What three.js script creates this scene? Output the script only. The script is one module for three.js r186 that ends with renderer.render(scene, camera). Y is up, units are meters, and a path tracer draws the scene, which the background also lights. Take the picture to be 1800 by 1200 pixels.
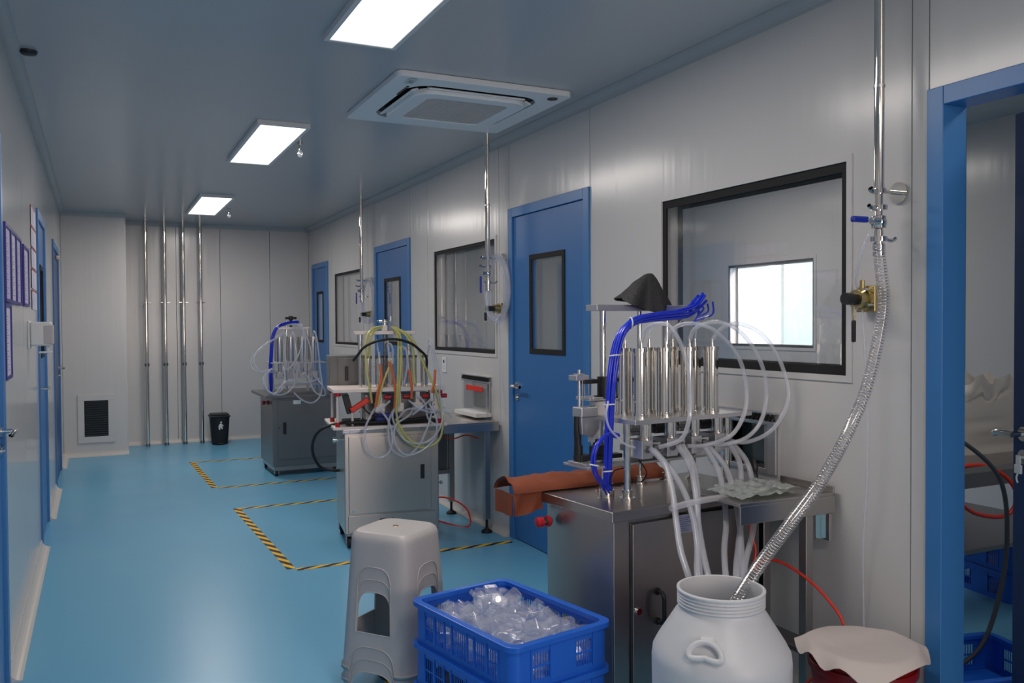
import * as THREE from 'three';
import { RoundedBoxGeometry } from 'three/addons/geometries/RoundedBoxGeometry.js';
import { mergeGeometries } from 'three/addons/utils/BufferGeometryUtils.js';
import { RectAreaLightUniformsLib } from 'three/addons/lights/RectAreaLightUniformsLib.js';
import { Brush, Evaluator, SUBTRACTION } from 'three-bvh-csg';

// ───────────────────────── camera, lights, exposure
const scene = new THREE.Scene();
scene.background = new THREE.Color(0x000000);
const camera = new THREE.PerspectiveCamera(2 * Math.atan(600 / 1507) * 180 / Math.PI, 1.5, 0.05, 60);
camera.position.set(0, 1.4, 0);
{
  const D = Math.PI / 180;
  const q = new THREE.Quaternion();
  // yaw to the right, pitch down, slight roll
  q.setFromEuler(new THREE.Euler(0, -25.83 * D, 0));
  q.multiply(new THREE.Quaternion().setFromAxisAngle(new THREE.Vector3(1, 0, 0), -1.19 * D));
  q.multiply(new THREE.Quaternion().setFromAxisAngle(new THREE.Vector3(0, 0, 1), -0.34 * D));
  camera.quaternion.copy(q);
}
scene.add(camera);
RectAreaLightUniformsLib.init();
const renderer = new THREE.WebGLRenderer({ antialias: true });
renderer.toneMapping = THREE.LinearToneMapping;
renderer.toneMappingExposure = 0.95;
renderer.shadowMap.enabled = true;
const LAMP = 20;            // radiance of the corridor lamps
const ROOM_LAMP = 17;        // unseen lamps of the adjoining filling room
const BRIGHT_LAMP = 75;     // unseen lamps of the bright room behind the inner window
const UNSEEN_WINDOW_LIGHT = 14;          // unseen glowing window behind the camera, for highlights on the machines
const LAMP_COLOR = 0xfff6ee;

// ───────────────────────── helpers
let seed = 12345;
const rnd = () => { seed = (seed * 1664525 + 1013904223) >>> 0; return seed / 4294967296; };
const rr = (a, b) => a + (b - a) * rnd();
const V = (x, y, z) => new THREE.Vector3(x, y, z);
const used = {};
function numbered(n) { const k = used[n] = (used[n] === undefined ? 0 : used[n] + 1); return k ? n + '_' + String(k).padStart(3, '0') : n; }
function boxUV(g) {
  const p = g.attributes.position, n = g.attributes.normal, uv = new Float32Array(p.count * 2);
  for (let i = 0; i < p.count; i += 3) {
    // one projection per triangle
    let ax = 0, ay = 0, az = 0;
    for (let k = 0; k < 3; k++) { ax += Math.abs(n.getX(i + k)); ay += Math.abs(n.getY(i + k)); az += Math.abs(n.getZ(i + k)); }
    for (let k = 0; k < 3; k++) {
      const x = p.getX(i + k), y = p.getY(i + k), z = p.getZ(i + k);
      if (ax >= ay && ax >= az) { uv[(i + k) * 2] = z; uv[(i + k) * 2 + 1] = y; }
      else if (ay >= az) { uv[(i + k) * 2] = x; uv[(i + k) * 2 + 1] = z; }
      else { uv[(i + k) * 2] = x; uv[(i + k) * 2 + 1] = y; }
    }
  }
  g.setAttribute('uv', new THREE.BufferAttribute(uv, 2));
  return g;
}
function join(geos, keepUV) {
  const list = (Array.isArray(geos) ? geos : [geos]).map(g => {
    let k = g.index ? g.toNonIndexed() : g.clone();
    for (const a of Object.keys(k.attributes)) if (!['position', 'normal', 'uv'].includes(a)) k.deleteAttribute(a);
    if (!k.attributes.normal) k.computeVertexNormals();
    if (!keepUV || !k.attributes.uv) k = boxUV(k);
    k.clearGroups();
    return k;
  });
  return list.length > 1 ? mergeGeometries(list) : list[0];
}
function part(name, geos, mat, parent, keepUV) {
  const m = new THREE.Mesh(join(geos, keepUV), mat);
  m.name = parent === scene ? numbered(name) : name;
  m.castShadow = m.receiveShadow = true;
  parent.add(m);
  return m;
}
function tag(o, label, category, group) { o.userData.label = label; o.userData.category = category; if (group) o.userData.group = group; return o; }
function thing(name, label, category, [x, y, z] = [0, 0, 0], turn = 0, group) {
  const o = new THREE.Group(); o.name = numbered(name); scene.add(o);
  o.position.set(x, y, z); o.rotation.y = turn;
  return tag(o, label, category, group);
}
function struct(name, geos, mat) { const m = new THREE.Mesh(join(geos), mat); m.name = name; m.castShadow = m.receiveShadow = true; m.userData.kind = 'structure'; scene.add(m); return m; }
function sgroup(name) { const o = new THREE.Group(); o.name = name; o.userData.kind = 'structure'; scene.add(o); return o; }
const box = (x0, x1, y0, y1, z0, z1, r = 0) => {
  const w = Math.abs(x1 - x0), h = Math.abs(y1 - y0), d = Math.abs(z1 - z0);
  const g = r ? new RoundedBoxGeometry(w, h, d, 2, Math.min(r, w / 2.02, h / 2.02, d / 2.02)) : new THREE.BoxGeometry(w, h, d);
  return g.translate((x0 + x1) / 2, (y0 + y1) / 2, (z0 + z1) / 2);
};
const cyl = (r, y0, y1, x, z, n = 20, r2 = r) => new THREE.CylinderGeometry(r2, r, y1 - y0, n).translate(x, (y0 + y1) / 2, z);
const cylX = (r, x0, x1, y, z, n = 20, r2 = r) => new THREE.CylinderGeometry(r2, r, x1 - x0, n).rotateZ(-Math.PI / 2).translate((x0 + x1) / 2, y, z);
const cylZ = (r, z0, z1, x, y, n = 20, r2 = r) => new THREE.CylinderGeometry(r2, r, z1 - z0, n).rotateX(Math.PI / 2).translate(x, y, (z0 + z1) / 2);
const curve = pts => new THREE.CatmullRomCurve3(pts.map(p => V(...p)), false, 'centripetal');
const tube = (pts, r, n = 8, per = 8) => new THREE.TubeGeometry(curve(pts), (pts.length - 1) * per, r, n);
const lathe = (prof, n = 32, x = 0, y = 0, z = 0) => new THREE.LatheGeometry(prof.map(([r, h]) => new THREE.Vector2(r, h)), n).translate(x, y, z);
const ring = (r, t, x, y, z, n = 24) => new THREE.TorusGeometry(r, t, 8, n).rotateX(Math.PI / 2).translate(x, y, z);
function rrect(w, h, r) { // rounded rectangle shape around 0
  const s = new THREE.Shape(), a = w / 2, b = h / 2;
  s.moveTo(-a + r, -b); s.lineTo(a - r, -b); s.absarc(a - r, -b + r, r, -Math.PI / 2, 0); s.lineTo(a, b - r); s.absarc(a - r, b - r, r, 0, Math.PI / 2);
  s.lineTo(-a + r, b); s.absarc(-a + r, b - r, r, Math.PI / 2, Math.PI); s.lineTo(-a, -b + r); s.absarc(-a + r, -b + r, r, Math.PI, 1.5 * Math.PI);
  return s;
}
const extr = (shape, d, bevel = 0) => new THREE.ExtrudeGeometry(shape, { depth: d, bevelEnabled: bevel > 0, bevelThickness: bevel, bevelSize: bevel, bevelSegments: 2, curveSegments: 10 });

// noise textures
function dataTex(n, f, srgb) {
  const d = new Uint8Array(n * n * 4);
  for (let y = 0; y < n; y++) for (let x = 0; x < n; x++) { const c = f(x / n, y / n), i = (y * n + x) * 4; for (let k = 0; k < 3; k++) d[i + k] = Math.max(0, Math.min(255, (Array.isArray(c) ? c[k] : c) * 255)); d[i + 3] = 255; }
  const t = new THREE.DataTexture(d, n, n); t.wrapS = t.wrapT = THREE.RepeatWrapping; t.magFilter = THREE.LinearFilter; t.minFilter = THREE.LinearMipmapLinearFilter;
  if (srgb) t.colorSpace = THREE.SRGBColorSpace; t.needsUpdate = true; return t;
}
function grid(n) { const a = []; for (let i = 0; i < n * n; i++) a.push(rnd()); return a; }
function noise2(cx, cy) { // tiling value noise with cx × cy cells
  const a = []; for (let i = 0; i < cx * cy; i++) a.push(rnd());
  const s = t => t * t * (3 - 2 * t);
  return (u, v) => { const x = u * cx, y = v * cy, x0 = Math.floor(x), y0 = Math.floor(y), fx = s(x - x0), fy = s(y - y0);
    const g = (i, j) => a[((j % cy + cy) % cy) * cx + ((i % cx + cx) % cx)];
    return (g(x0, y0) * (1 - fx) + g(x0 + 1, y0) * fx) * (1 - fy) + (g(x0, y0 + 1) * (1 - fx) + g(x0 + 1, y0 + 1) * fx) * fy; };
}
const rep = (t, u, v) => { const k = t.clone(); k.repeat.set(u, v); k.needsUpdate = true; return k; };
const nA = noise2(24, 3), nB = noise2(64, 5), nC = noise2(12, 12), nD = noise2(40, 40), nE = noise2(6, 6);
const panelTex = dataTex(256, (u, v) => 0.5 * nA(u, v) + 0.2 * nB(u, v) + 0.3 * nE(u, v));
const brushH = noise2(3, 220), brushTex = dataTex(256, (u, v) => 0.55 + 0.25 * brushH(u, v) + 0.2 * nC(u, v));
const cloudTex = dataTex(256, (u, v) => 0.6 * nC(u, v) + 0.4 * nD(u, v));
const cloudTexHi = dataTex(128, (u, v) => 0.86 + 0.14 * (0.6 * nC(u, v) + 0.4 * nD(u, v)));
const floorRough = dataTex(256, (u, v) => 0.75 + 0.25 * (0.6 * nE(u, v) + 0.4 * nC(u, v)));
const weave = dataTex(128, (u, v) => 0.5 + 0.25 * Math.sin(u * 256) + 0.25 * Math.sin(v * 256));

// ───────────────────────── materials
const std = o => new THREE.MeshStandardMaterial(o);
const phy = o => new THREE.MeshPhysicalMaterial(o);
const lin = (r, g, b) => new THREE.Color().setRGB(r, g, b);
const M = {
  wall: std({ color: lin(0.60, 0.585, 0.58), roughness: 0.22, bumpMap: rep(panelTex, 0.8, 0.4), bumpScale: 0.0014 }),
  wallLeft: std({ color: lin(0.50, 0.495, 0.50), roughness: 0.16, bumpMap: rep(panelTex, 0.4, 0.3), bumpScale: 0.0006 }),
  ceiling: std({ color: lin(0.48, 0.49, 0.51), roughness: 0.24, bumpMap: rep(panelTex, 0.5, 0.5), bumpScale: 0.0008 }),
  cove: std({ color: lin(0.60, 0.575, 0.55), roughness: 0.35 }),
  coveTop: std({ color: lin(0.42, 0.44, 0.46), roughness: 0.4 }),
  floor: phy({ color: lin(0.14, 0.42, 0.63), roughness: 0.36, roughnessMap: rep(floorRough, 0.4, 0.4), bumpMap: rep(cloudTex, 0.5, 0.5), bumpScale: 0.0002 }),
  blueDoor: std({ color: lin(0.035, 0.165, 0.43), roughness: 0.38, bumpMap: rep(cloudTex, 2, 2), bumpScale: 0.0002 }),
  blueFrame: std({ color: lin(0.045, 0.19, 0.46), roughness: 0.35 }),
  navyDoor: std({ color: lin(0.018, 0.045, 0.13), roughness: 0.4 }),
  seal: std({ color: lin(0.005, 0.005, 0.006), roughness: 0.75 }),
  glass: phy({ color: 0xffffff, roughness: 0.0, transmission: 1, thickness: 0, ior: 1.5 }),
  alu: std({ color: lin(0.62, 0.62, 0.63), metalness: 0.9, roughness: 0.32 }),
  steel: phy({ color: lin(0.47, 0.445, 0.425), metalness: 1, roughness: 0.34, roughnessMap: rep(cloudTexHi, 3, 3), anisotropy: 0.7, anisotropyRotation: Math.PI / 2 }),
  steelDark: phy({ color: lin(0.27, 0.265, 0.27), metalness: 1, roughness: 0.36, anisotropy: 0.6, anisotropyRotation: Math.PI / 2 }),
  chrome: std({ color: lin(0.72, 0.70, 0.66), metalness: 1, roughness: 0.08 }),
  mirror: std({ color: lin(0.78, 0.75, 0.70), metalness: 1, roughness: 0.07 }),
  brass: std({ color: lin(0.52, 0.42, 0.2), metalness: 1, roughness: 0.3 }),
  black: std({ color: lin(0.012, 0.012, 0.014), roughness: 0.45 }),
  rubber: std({ color: lin(0.008, 0.008, 0.009), roughness: 0.6 }),
  greyPlastic: std({ color: lin(0.47, 0.45, 0.45), roughness: 0.42, bumpMap: rep(cloudTex, 8, 8), bumpScale: 0.0002 }),
  white: std({ color: lin(0.72, 0.72, 0.72), roughness: 0.4 }),
  acWhite: std({ color: lin(0.82, 0.84, 0.86), roughness: 0.42 }),
  acGrille: std({ color: lin(0.62, 0.6, 0.59), roughness: 0.6 }),
  pinkWhite: std({ color: lin(0.74, 0.66, 0.62), roughness: 0.4, metalness: 0.15 }),
  tinted: phy({ color: lin(0.05, 0.075, 0.085), roughness: 0.12, clearcoat: 0.5 }),
  hdpe: phy({ color: lin(0.78, 0.79, 0.82), roughness: 0.4, transmission: 0.25, thickness: 0, ior: 1.5 }),
  liquid: std({ color: lin(0.62, 0.65, 0.7), roughness: 0.3 }),
  crate: phy({ color: lin(0.012, 0.125, 0.62), roughness: 0.33 }),
  blueTube: phy({ color: lin(0.006, 0.03, 0.62), roughness: 0.25, clearcoat: 0.4 }),
  clearTube: phy({ color: lin(0.90, 0.91, 0.95), roughness: 0.2, transmission: 0.74, thickness: 0, ior: 1.45 }),
  yellowTube: phy({ color: lin(0.80, 0.78, 0.34), roughness: 0.25, transmission: 0.5, thickness: 0, ior: 1.45 }),
  orangeTube: phy({ color: lin(0.85, 0.2, 0.05), roughness: 0.3, transmission: 0.25, thickness: 0, ior: 1.45 }),
  redTube: std({ color: lin(0.75, 0.03, 0.012), roughness: 0.35 }),
  greyCable: std({ color: lin(0.06, 0.07, 0.08), roughness: 0.5 }),
  hoseWall: phy({ color: lin(0.95, 0.95, 0.97), roughness: 0.06, transmission: 0.96, thickness: 0, ior: 1.45 }),
  acrylic: phy({ color: lin(0.93, 0.94, 0.95), roughness: 0.05, transmission: 0.93, thickness: 0, ior: 1.5 }),
  bottle: phy({ color: lin(0.97, 0.98, 1.0), roughness: 0.02, transmission: 0.91, thickness: 0, ior: 1.6 }),
  cloth: std({ color: lin(0.22, 0.055, 0.024), roughness: 0.85, bumpMap: rep(weave, 10, 10), bumpScale: 0.0004, side: THREE.DoubleSide }),
  blackCloth: std({ color: lin(0.02, 0.02, 0.022), roughness: 0.7, side: THREE.DoubleSide, bumpMap: rep(cloudTex, 14, 14), bumpScale: 0.003 }),
  paleCloth: std({ color: lin(0.6, 0.53, 0.5), roughness: 0.9, side: THREE.DoubleSide, bumpMap: rep(weave, 12, 12), bumpScale: 0.0003 }),
  red: std({ color: lin(0.42, 0.012, 0.02), roughness: 0.35 }),
  bucketRed: std({ color: lin(0.26, 0.006, 0.008), roughness: 0.35 }),
  film: phy({ color: lin(0.85, 0.88, 0.86), roughness: 0.1, transmission: 0.75, thickness: 0, side: THREE.DoubleSide }),
  bag: phy({ color: lin(0.80, 0.77, 0.73), roughness: 0.35, transmission: 0.35, thickness: 0, side: THREE.DoubleSide }),
  bluePlastic: std({ color: lin(0.01, 0.03, 0.35), roughness: 0.35 }),
  purple: std({ color: lin(0.02, 0.02, 0.22), roughness: 0.4 }),
  paper: std({ color: lin(0.62, 0.6, 0.7), roughness: 0.7 }),
  brightWall: std({ color: lin(0.85, 0.86, 0.85), roughness: 0.6 }),
  cyanWall: std({ color: lin(0.56, 0.66, 0.65), roughness: 0.5 }),
  greyPaint: std({ color: lin(0.15, 0.15, 0.15), roughness: 0.45 }),
  unseenWindowGlow: std({ color: 0x000000, emissive: 0xffeadd, emissiveIntensity: 2.5, roughness: 0.5 }),  // glowing pane of the unseen window behind the camera
  lampGlow: std({ color: 0x000000, emissive: 0xffffff, emissiveIntensity: 2.2, roughness: 0.5 }),
};
function canvasMat(w, h, draw, extra = {}) {
  const c = document.createElement('canvas'); c.width = w; c.height = h; draw(c.getContext('2d'), w, h);
  const t = new THREE.CanvasTexture(c); t.colorSpace = THREE.SRGBColorSpace;
  return std({ map: t, roughness: 0.6, ...extra });
}

// ───────────────────────── the room shell
const XL = -0.335, XR = 2.434, TH = 0.1, H = 2.62, ZE = -10.95, ZB = 3.2;
struct('floor', box(-0.5, 8.2, -0.12, 0, -11.2, ZB + 0.2), M.floor);
struct('ceiling', box(-0.5, 8.2, H, H + 0.12, -11.2, ZB + 0.2), M.ceiling);

// a wall panel in a plane x = const (thickness towards +x), with rectangular holes [z0, z1, y0, y1]
function panelX(x, z0, z1, y0, y1, holes, parent, mat, th = TH) {
  const s = new THREE.Shape(); s.moveTo(z0, y0); s.lineTo(z1, y0); s.lineTo(z1, y1); s.lineTo(z0, y1); s.closePath();
  for (const [a, b, c, d] of holes) { const p = new THREE.Path(); p.moveTo(a, c); p.lineTo(a, d); p.lineTo(b, d); p.lineTo(b, c); p.closePath(); s.holes.push(p); }
  const g = new THREE.ExtrudeGeometry(s, { depth: th, bevelEnabled: false });
  // shape x -> world z, shape y -> world y, depth -> world x
  const m = new THREE.Matrix4().set(0, 0, 1, x, 0, 1, 0, 0, 1, 0, 0, 0, 0, 0, 0, 1);
  g.applyMatrix4(m);
  // mapping is a cyclic permutation-like reflection: flip the winding
  const gi = g.index ? g.toNonIndexed() : g, p = gi.attributes.position;
  for (let i = 0; i < p.count; i += 3) { const a = V().fromBufferAttribute(p, i + 1), b = V().fromBufferAttribute(p, i + 2); p.setXYZ(i + 1, b.x, b.y, b.z); p.setXYZ(i + 2, a.x, a.y, a.z); }
  gi.computeVertexNormals();
  return part('panel', gi, mat, parent);
}
const G = 0.0025; // joint between the sandwich panels
const wallR = sgroup('wall_right');
const WIN = { 1: [-3.375, -2.255, 1.205, 1.975], 2: [-6.445, -5.28, 1.195, 1.975], 3: [-9.62, -8.5, 1.185, 1.97] };
const DOOR = { 1: [-10.75, -9.93, 0, 2.146], 2: [-8.06, -7.02, 0, 2.146], 3: [-5.06, -4.04, 0, 2.146], 4: [-1.92, -0.9, 0, 2.146] };
const full = (a, b, holes = []) => panelX(XR, a + G, b - G, 0, H, holes, wallR, M.wall);
const part_ = (a, b, y0, y1, holes = []) => panelX(XR, a + G, b - G, y0, y1, holes, wallR, M.wall);
full(1.0, ZB); full(-0.9, 1.0);
part_(-1.92, -0.9, 2.146, H);
full(-1.985, -1.92);
// round window 1 the panel is cut out round the glass
full(-4.04, -1.985, [WIN[1], [-2.87, -2.67, 0.81, 0.985]]); part_(-5.06, -4.04, 2.146, H); full(-5.215, -5.06);
full(-6.6, -5.215, [WIN[2], [-5.64, -5.43, 0.81, 0.935]]);
full(-7.02, -6.6); part_(-8.06, -7.02, 2.146, H); full(-8.3, -8.06);
full(-9.75, -8.3, [WIN[3]]); full(-9.93, -9.75); part_(-10.75, -9.93, 2.146, H); full(-11.05, -10.75);

const wallL = sgroup('wall_left');
part('joint_backing', box(-0.5, -0.44, 0, H, -11.2, ZB), M.wallLeft, wallL);  // slab added behind the panels to block light through the joints
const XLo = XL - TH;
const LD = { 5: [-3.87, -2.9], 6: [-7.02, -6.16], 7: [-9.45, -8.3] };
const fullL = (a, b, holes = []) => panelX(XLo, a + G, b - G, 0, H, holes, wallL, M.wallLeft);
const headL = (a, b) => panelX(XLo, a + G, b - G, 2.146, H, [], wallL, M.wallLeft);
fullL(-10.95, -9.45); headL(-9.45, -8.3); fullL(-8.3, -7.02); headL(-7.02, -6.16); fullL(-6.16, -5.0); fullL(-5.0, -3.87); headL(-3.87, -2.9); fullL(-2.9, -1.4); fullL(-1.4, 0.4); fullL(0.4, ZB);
const BW = [1.2, 2.2, 0.85, 2.15]; // unseen window behind the camera, placed for the warm highlights on the machines
struct('wall_back', [box(-0.5, BW[0], 0, H, ZB, ZB + 0.12), box(BW[1], 8.2, 0, H, ZB, ZB + 0.12), box(BW[0], BW[1], 0, BW[2], ZB, ZB + 0.12), box(BW[0], BW[1], BW[3], H, ZB, ZB + 0.12)], M.wall);
{
  const w = sgroup('window_5'), [a, b, c, d] = BW, f = 0.04;
  part('frame', [box(a, a + f, c, d, ZB + 0.02, ZB + 0.08), box(b - f, b, c, d, ZB + 0.02, ZB + 0.08), box(a + f, b - f, c, c + f, ZB + 0.02, ZB + 0.08), box(a + f, b - f, d - f, d, ZB + 0.02, ZB + 0.08)], M.alu, w);
  part('glowing_pane', box(a + f, b - f, c + f, d - f, ZB + 0.05, ZB + 0.06), M.unseenWindowGlow, w);
  const L = new THREE.RectAreaLight(0xffe9dc, UNSEEN_WINDOW_LIGHT, b - a - 2 * f, d - c - 2 * f); L.position.set((a + b) / 2, (c + d) / 2, ZB + 0.035); w.add(L); // shines towards −z
}
const wallE = sgroup('wall_end');
part('joint_backing', box(-0.44, 2.6, 0, H, -11.2, -11.06), M.wall, wallE);  // added backing that closes the end wall joints against light
for (const [a, b] of [[0.2, 0.86], [0.86, 1.36], [1.36, 1.95], [1.95, 2.434]]) part('panel', box(a + G, b - G, 0, H, ZE - TH, ZE), M.wall, wallE);
part('panel', box(XL, 0.29, 0, H, -10.34, -10.25, 0.006), M.wall, wallE);
part('panel', box(0.21, 0.3, 0, H, ZE, -10.345, 0.006), M.wall, wallE);
struct('wall_far', box(2.434, 8.2, 0, H, -11.1, -11.0), M.wall);

// adjoining rooms
struct('wall_partition_1', box(XR + TH, 4.9, 0, H, -8.28, -8.2), M.wall);
struct('wall_partition_2', box(XR + TH, 4.9, 0, H, 0.4, 0.5), M.wall);
const wallA = sgroup('wall_inner');
const IW = [-5.84, -4.86, 1.2, 1.885];
panelX(4.9, -8.2, -6.9, 0, H, [], wallA, M.wall); panelX(4.9, -6.897, -3.6, 0, H, [IW], wallA, M.wall); panelX(4.9, -3.597, -2.4, 0, H, [], wallA, M.wall); panelX(4.9, -2.397, 0.4, 0, H, [], wallA, M.wall);
panelX(4.9, -11.0, -8.28, 0, H, [], wallA, M.wall);
struct('wall_bright_room_back', box(7.3, 7.4, 0, H, -11, ZB), M.brightWall);
struct('wall_bright_room_side', box(5.0, 7.3, 0, H, -3.0, -2.9), M.brightWall);
struct('wall_bright_room_end', box(5.0, 7.3, 0, H, -10.1, -10.0), M.brightWall);
// a pale cyan screen wall, a white door surround and a post seen through the inner window
struct('wall_bright_room_screen', box(6.2, 6.26, 0, H, -6.55, -5.2), M.cyanWall);
struct('trim_1', [box(6.18, 6.27, 0, H, -6.75, -6.6), box(7.2, 7.3, 0, H, -8.65, -8.58), box(7.2, 7.3, 2.1, 2.2, -8.58, -7.5)], M.brightWall);

// coved trims: quarter rounds along floor and ceiling (extruded concave profile)
function coveProfile(r, n = 6) { const s = new THREE.Shape(); s.moveTo(0, 0); s.lineTo(r, 0); for (let i = 0; i <= n; i++) { const a = i / n * Math.PI / 2; s.lineTo(r - (r - 0.004) * Math.sin(a), r - (r - 0.004) * Math.cos(a)); } s.lineTo(0, r); s.closePath(); return s; }
// along z on a wall at x, side = +1 wall is on the left of the cove (room to +x)
function coveZ(x, y, z0, z1, side, up, r) { const g = new THREE.ExtrudeGeometry(coveProfile(r), { depth: Math.abs(z1 - z0), bevelEnabled: false }); if (side * up < 0) { const k = g.index ? g.toNonIndexed() : g; k.scale(side, up, 1); const p = k.attributes.position; for (let i = 0; i < p.count; i += 3) { const a = V().fromBufferAttribute(p, i + 1), b = V().fromBufferAttribute(p, i + 2); p.setXYZ(i + 1, b.x, b.y, b.z); p.setXYZ(i + 2, a.x, a.y, a.z); } k.computeVertexNormals(); return k.translate(x, y, Math.min(z0, z1)); } return g.scale(side, up, 1).translate(x, y, Math.min(z0, z1)); }
const coveX = (y, z, x0, x1, up, r) => coveZ(0, 0, 0, x1 - x0, 1, up, r).rotateY(-Math.PI / 2).translate(x1, y, z);
const spansR = [[-10.95, -10.75], [-9.93, -8.06], [-7.02, -5.06], [-4.04, -1.92], [-0.9, ZB]];
struct('baseboard_right', spansR.map(([a, b]) => coveZ(XR, 0, a, b, -1, 1, 0.05)), M.cove);
struct('baseboard_left', [[-10.25, -9.45], [-8.3, -7.02], [-6.16, -3.87], [-2.9, ZB]].map(([a, b]) => coveZ(XL, 0, a, b, 1, 1, 0.05)), M.cove);
struct('baseboard_end', [coveX(0, ZE, 0.3, XR, 1, 0.05), coveX(0, -10.25, XL, 0.3, 1, 0.05)], M.cove);
struct('trim_2', coveZ(XR, H, ZE, ZB, -1, -1, 0.05), M.coveTop);
struct('trim_3', coveZ(XL, H, -10.25, ZB, 1, -1, 0.05), M.coveTop);
struct('trim_4', [coveX(H, ZE, 0.3, XR, -1, 0.05), coveX(H, -10.25, XL, 0.3, -1, 0.05)], M.coveTop);

// ───────────────────────── windows of the right wall
function wallWindow(n, x, [z0, z1, y0, y1], th, frameMat, b) {
  const w = sgroup('window_' + n);
  part('window_trim', [box(x - 0.006, x, y1, y1 + 0.024, z0 - 0.024, z1 + 0.024), box(x - 0.006, x, y0 - 0.024, y0, z0 - 0.024, z1 + 0.024), box(x - 0.006, x, y0, y1, z0 - 0.024, z0), box(x - 0.006, x, y0, y1, z1, z1 + 0.024)], M.wall, w);
  const e = 0.004;
  part('window_frame', [box(x + 0.002, x + 0.012, y1 - b, y1 - e * 0, z0, z1), box(x + 0.002, x + 0.012, y0, y0 + b, z0, z1), box(x + 0.002, x + 0.012, y0 + b, y1 - b, z0, z0 + b * 0.8), box(x + 0.002, x + 0.012, y0 + b, y1 - b, z1 - b * 0.8, z1)], frameMat, w);
  part('pane', box(x + 0.0125, x + 0.0165, y0 + 0.001, y1 - 0.001, z0 + 0.001, z1 - 0.001), M.glass, w);
  part('pane', box(x + th - 0.014, x + th - 0.01, y0 + 0.001, y1 - 0.001, z0 + 0.001, z1 - 0.001), M.glass, w);
  part('window_frame', [box(x + th - 0.009, x + th, y1 - b, y1, z0, z1), box(x + th - 0.009, x + th, y0, y0 + b, z0, z1), box(x + th - 0.009, x + th, y0 + b, y1 - b, z0, z0 + b * 0.8), box(x + th - 0.009, x + th, y0 + b, y1 - b, z1 - b * 0.8, z1)], frameMat, w);
  return w;
}
wallWindow(1, XR, WIN[1], TH, M.seal, 0.034); wallWindow(2, XR, WIN[2], TH, M.seal, 0.026); wallWindow(3, XR, WIN[3], TH, M.seal, 0.024);
wallWindow(4, 4.9, IW, TH, M.steelDark, 0.02);

// ───────────────────────── doors
function handleSet(parent, x, y, z, dir, out) { // lever towards dir (±z), sticking out towards out (±x)
  const s = out;
  part('handle', [cylX(0.024, Math.min(x, x + s * 0.008), Math.max(x, x + s * 0.008), y, z), cylX(0.009, Math.min(x, x + s * 0.05), Math.max(x, x + s * 0.05), y, z, 12), tube([[x + s * 0.048, y, z], [x + s * 0.052, y + 0.002, z + dir * 0.03], [x + s * 0.05, y + 0.003, z + dir * 0.08], [x + s * 0.046, y - 0.002, z + dir * 0.125]], 0.0095, 10)], M.chrome, parent);
  part('lock', [cylX(0.022, Math.min(x, x + s * 0.007), Math.max(x, x + s * 0.007), y - 0.075, z), cylX(0.009, Math.min(x, x + s * 0.014), Math.max(x, x + s * 0.014), y - 0.075, z, 12)], M.chrome, parent);
}
// door in a plane x; front faces out (−1 towards the corridor from the right wall, +1 from the left wall)
function doorX(n, x, [z0, z1, , y1], out, opt) {
  const d = sgroup('door_' + n), f = 0.06, t = TH;
  const X = (a, b) => out < 0 ? [x + a, x + b] : [x - b, x - a]; // depth measured into the wall
  const bx = (a, b, ya, yb, za, zb, r) => box(...X(a, b), ya, yb, za, zb, r);
  part('frame', [bx(-0.012, t, 0, y1, z0, z0 + f, 0.003), bx(-0.012, t, 0, y1, z1 - f, z1, 0.003), bx(-0.012, t, y1 - 0.06, y1, z0 + f, z1 - f, 0.003)], M.blueFrame, d);
  if (opt.open !== undefined) return d;
  const a = z0 + f + 0.003, b = z1 - f - 0.003, top = y1 - 0.063;
  const mat = opt.mat || M.blueDoor;
  if (opt.win) {
    const [wa, wb, wc, wd] = opt.win;
    const leaf = part('leaf', [bx(0.002, 0.042, 0.008, top, a, wa), bx(0.002, 0.042, 0.008, top, wb, b), bx(0.002, 0.042, 0.008, wc, wa, wb), bx(0.002, 0.042, wd, top, wa, wb)], mat, d);
    part('window_frame', [bx(-0.004, 0.006, wd - 0.02, wd + 0.012, wa - 0.012, wb + 0.012, 0.002), bx(-0.004, 0.006, wc - 0.012, wc + 0.02, wa - 0.012, wb + 0.012, 0.002), bx(-0.004, 0.006, wc + 0.02, wd - 0.02, wa - 0.012, wa + 0.02, 0.002), bx(-0.004, 0.006, wc + 0.02, wd - 0.02, wb - 0.02, wb + 0.012, 0.002)], M.seal, leaf);
    part('pane', bx(0.007, 0.011, wc, wd, wa, wb), M.glass, leaf);
    part('pane', bx(0.033, 0.037, wc, wd, wa, wb), M.glass, leaf);
  } else part('leaf', bx(0.002, 0.042, 0.008, top, a, b), mat, d);
  if (opt.handle) handleSet(d, out < 0 ? x + 0.002 : x - 0.002, 1.0, opt.handle[0], opt.handle[1], out);
  if (opt.closer) part('door_closer', [bx(-0.03, -0.002, top - 0.06, top - 0.02, a + 0.1, a + 0.32, 0.004), bx(-0.034, -0.03, top - 0.05, top - 0.04, a + 0.1, a + 0.5)], M.alu, d);
  return d;
}
doorX(1, XR, DOOR[1], -1, { win: [-10.5, -10.2, 1.2, 1.79], handle: [-10.65, 1] });
doorX(2, XR, DOOR[2], -1, { win: [-7.76, -7.31, 1.225, 1.815], handle: [-7.96, 1] });
doorX(3, XR, DOOR[3], -1, { win: [-4.76, -4.335, 1.225, 1.815], handle: [-4.955, 1] });
const door4 = doorX(4, XR, DOOR[4], -1, { open: true });
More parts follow.
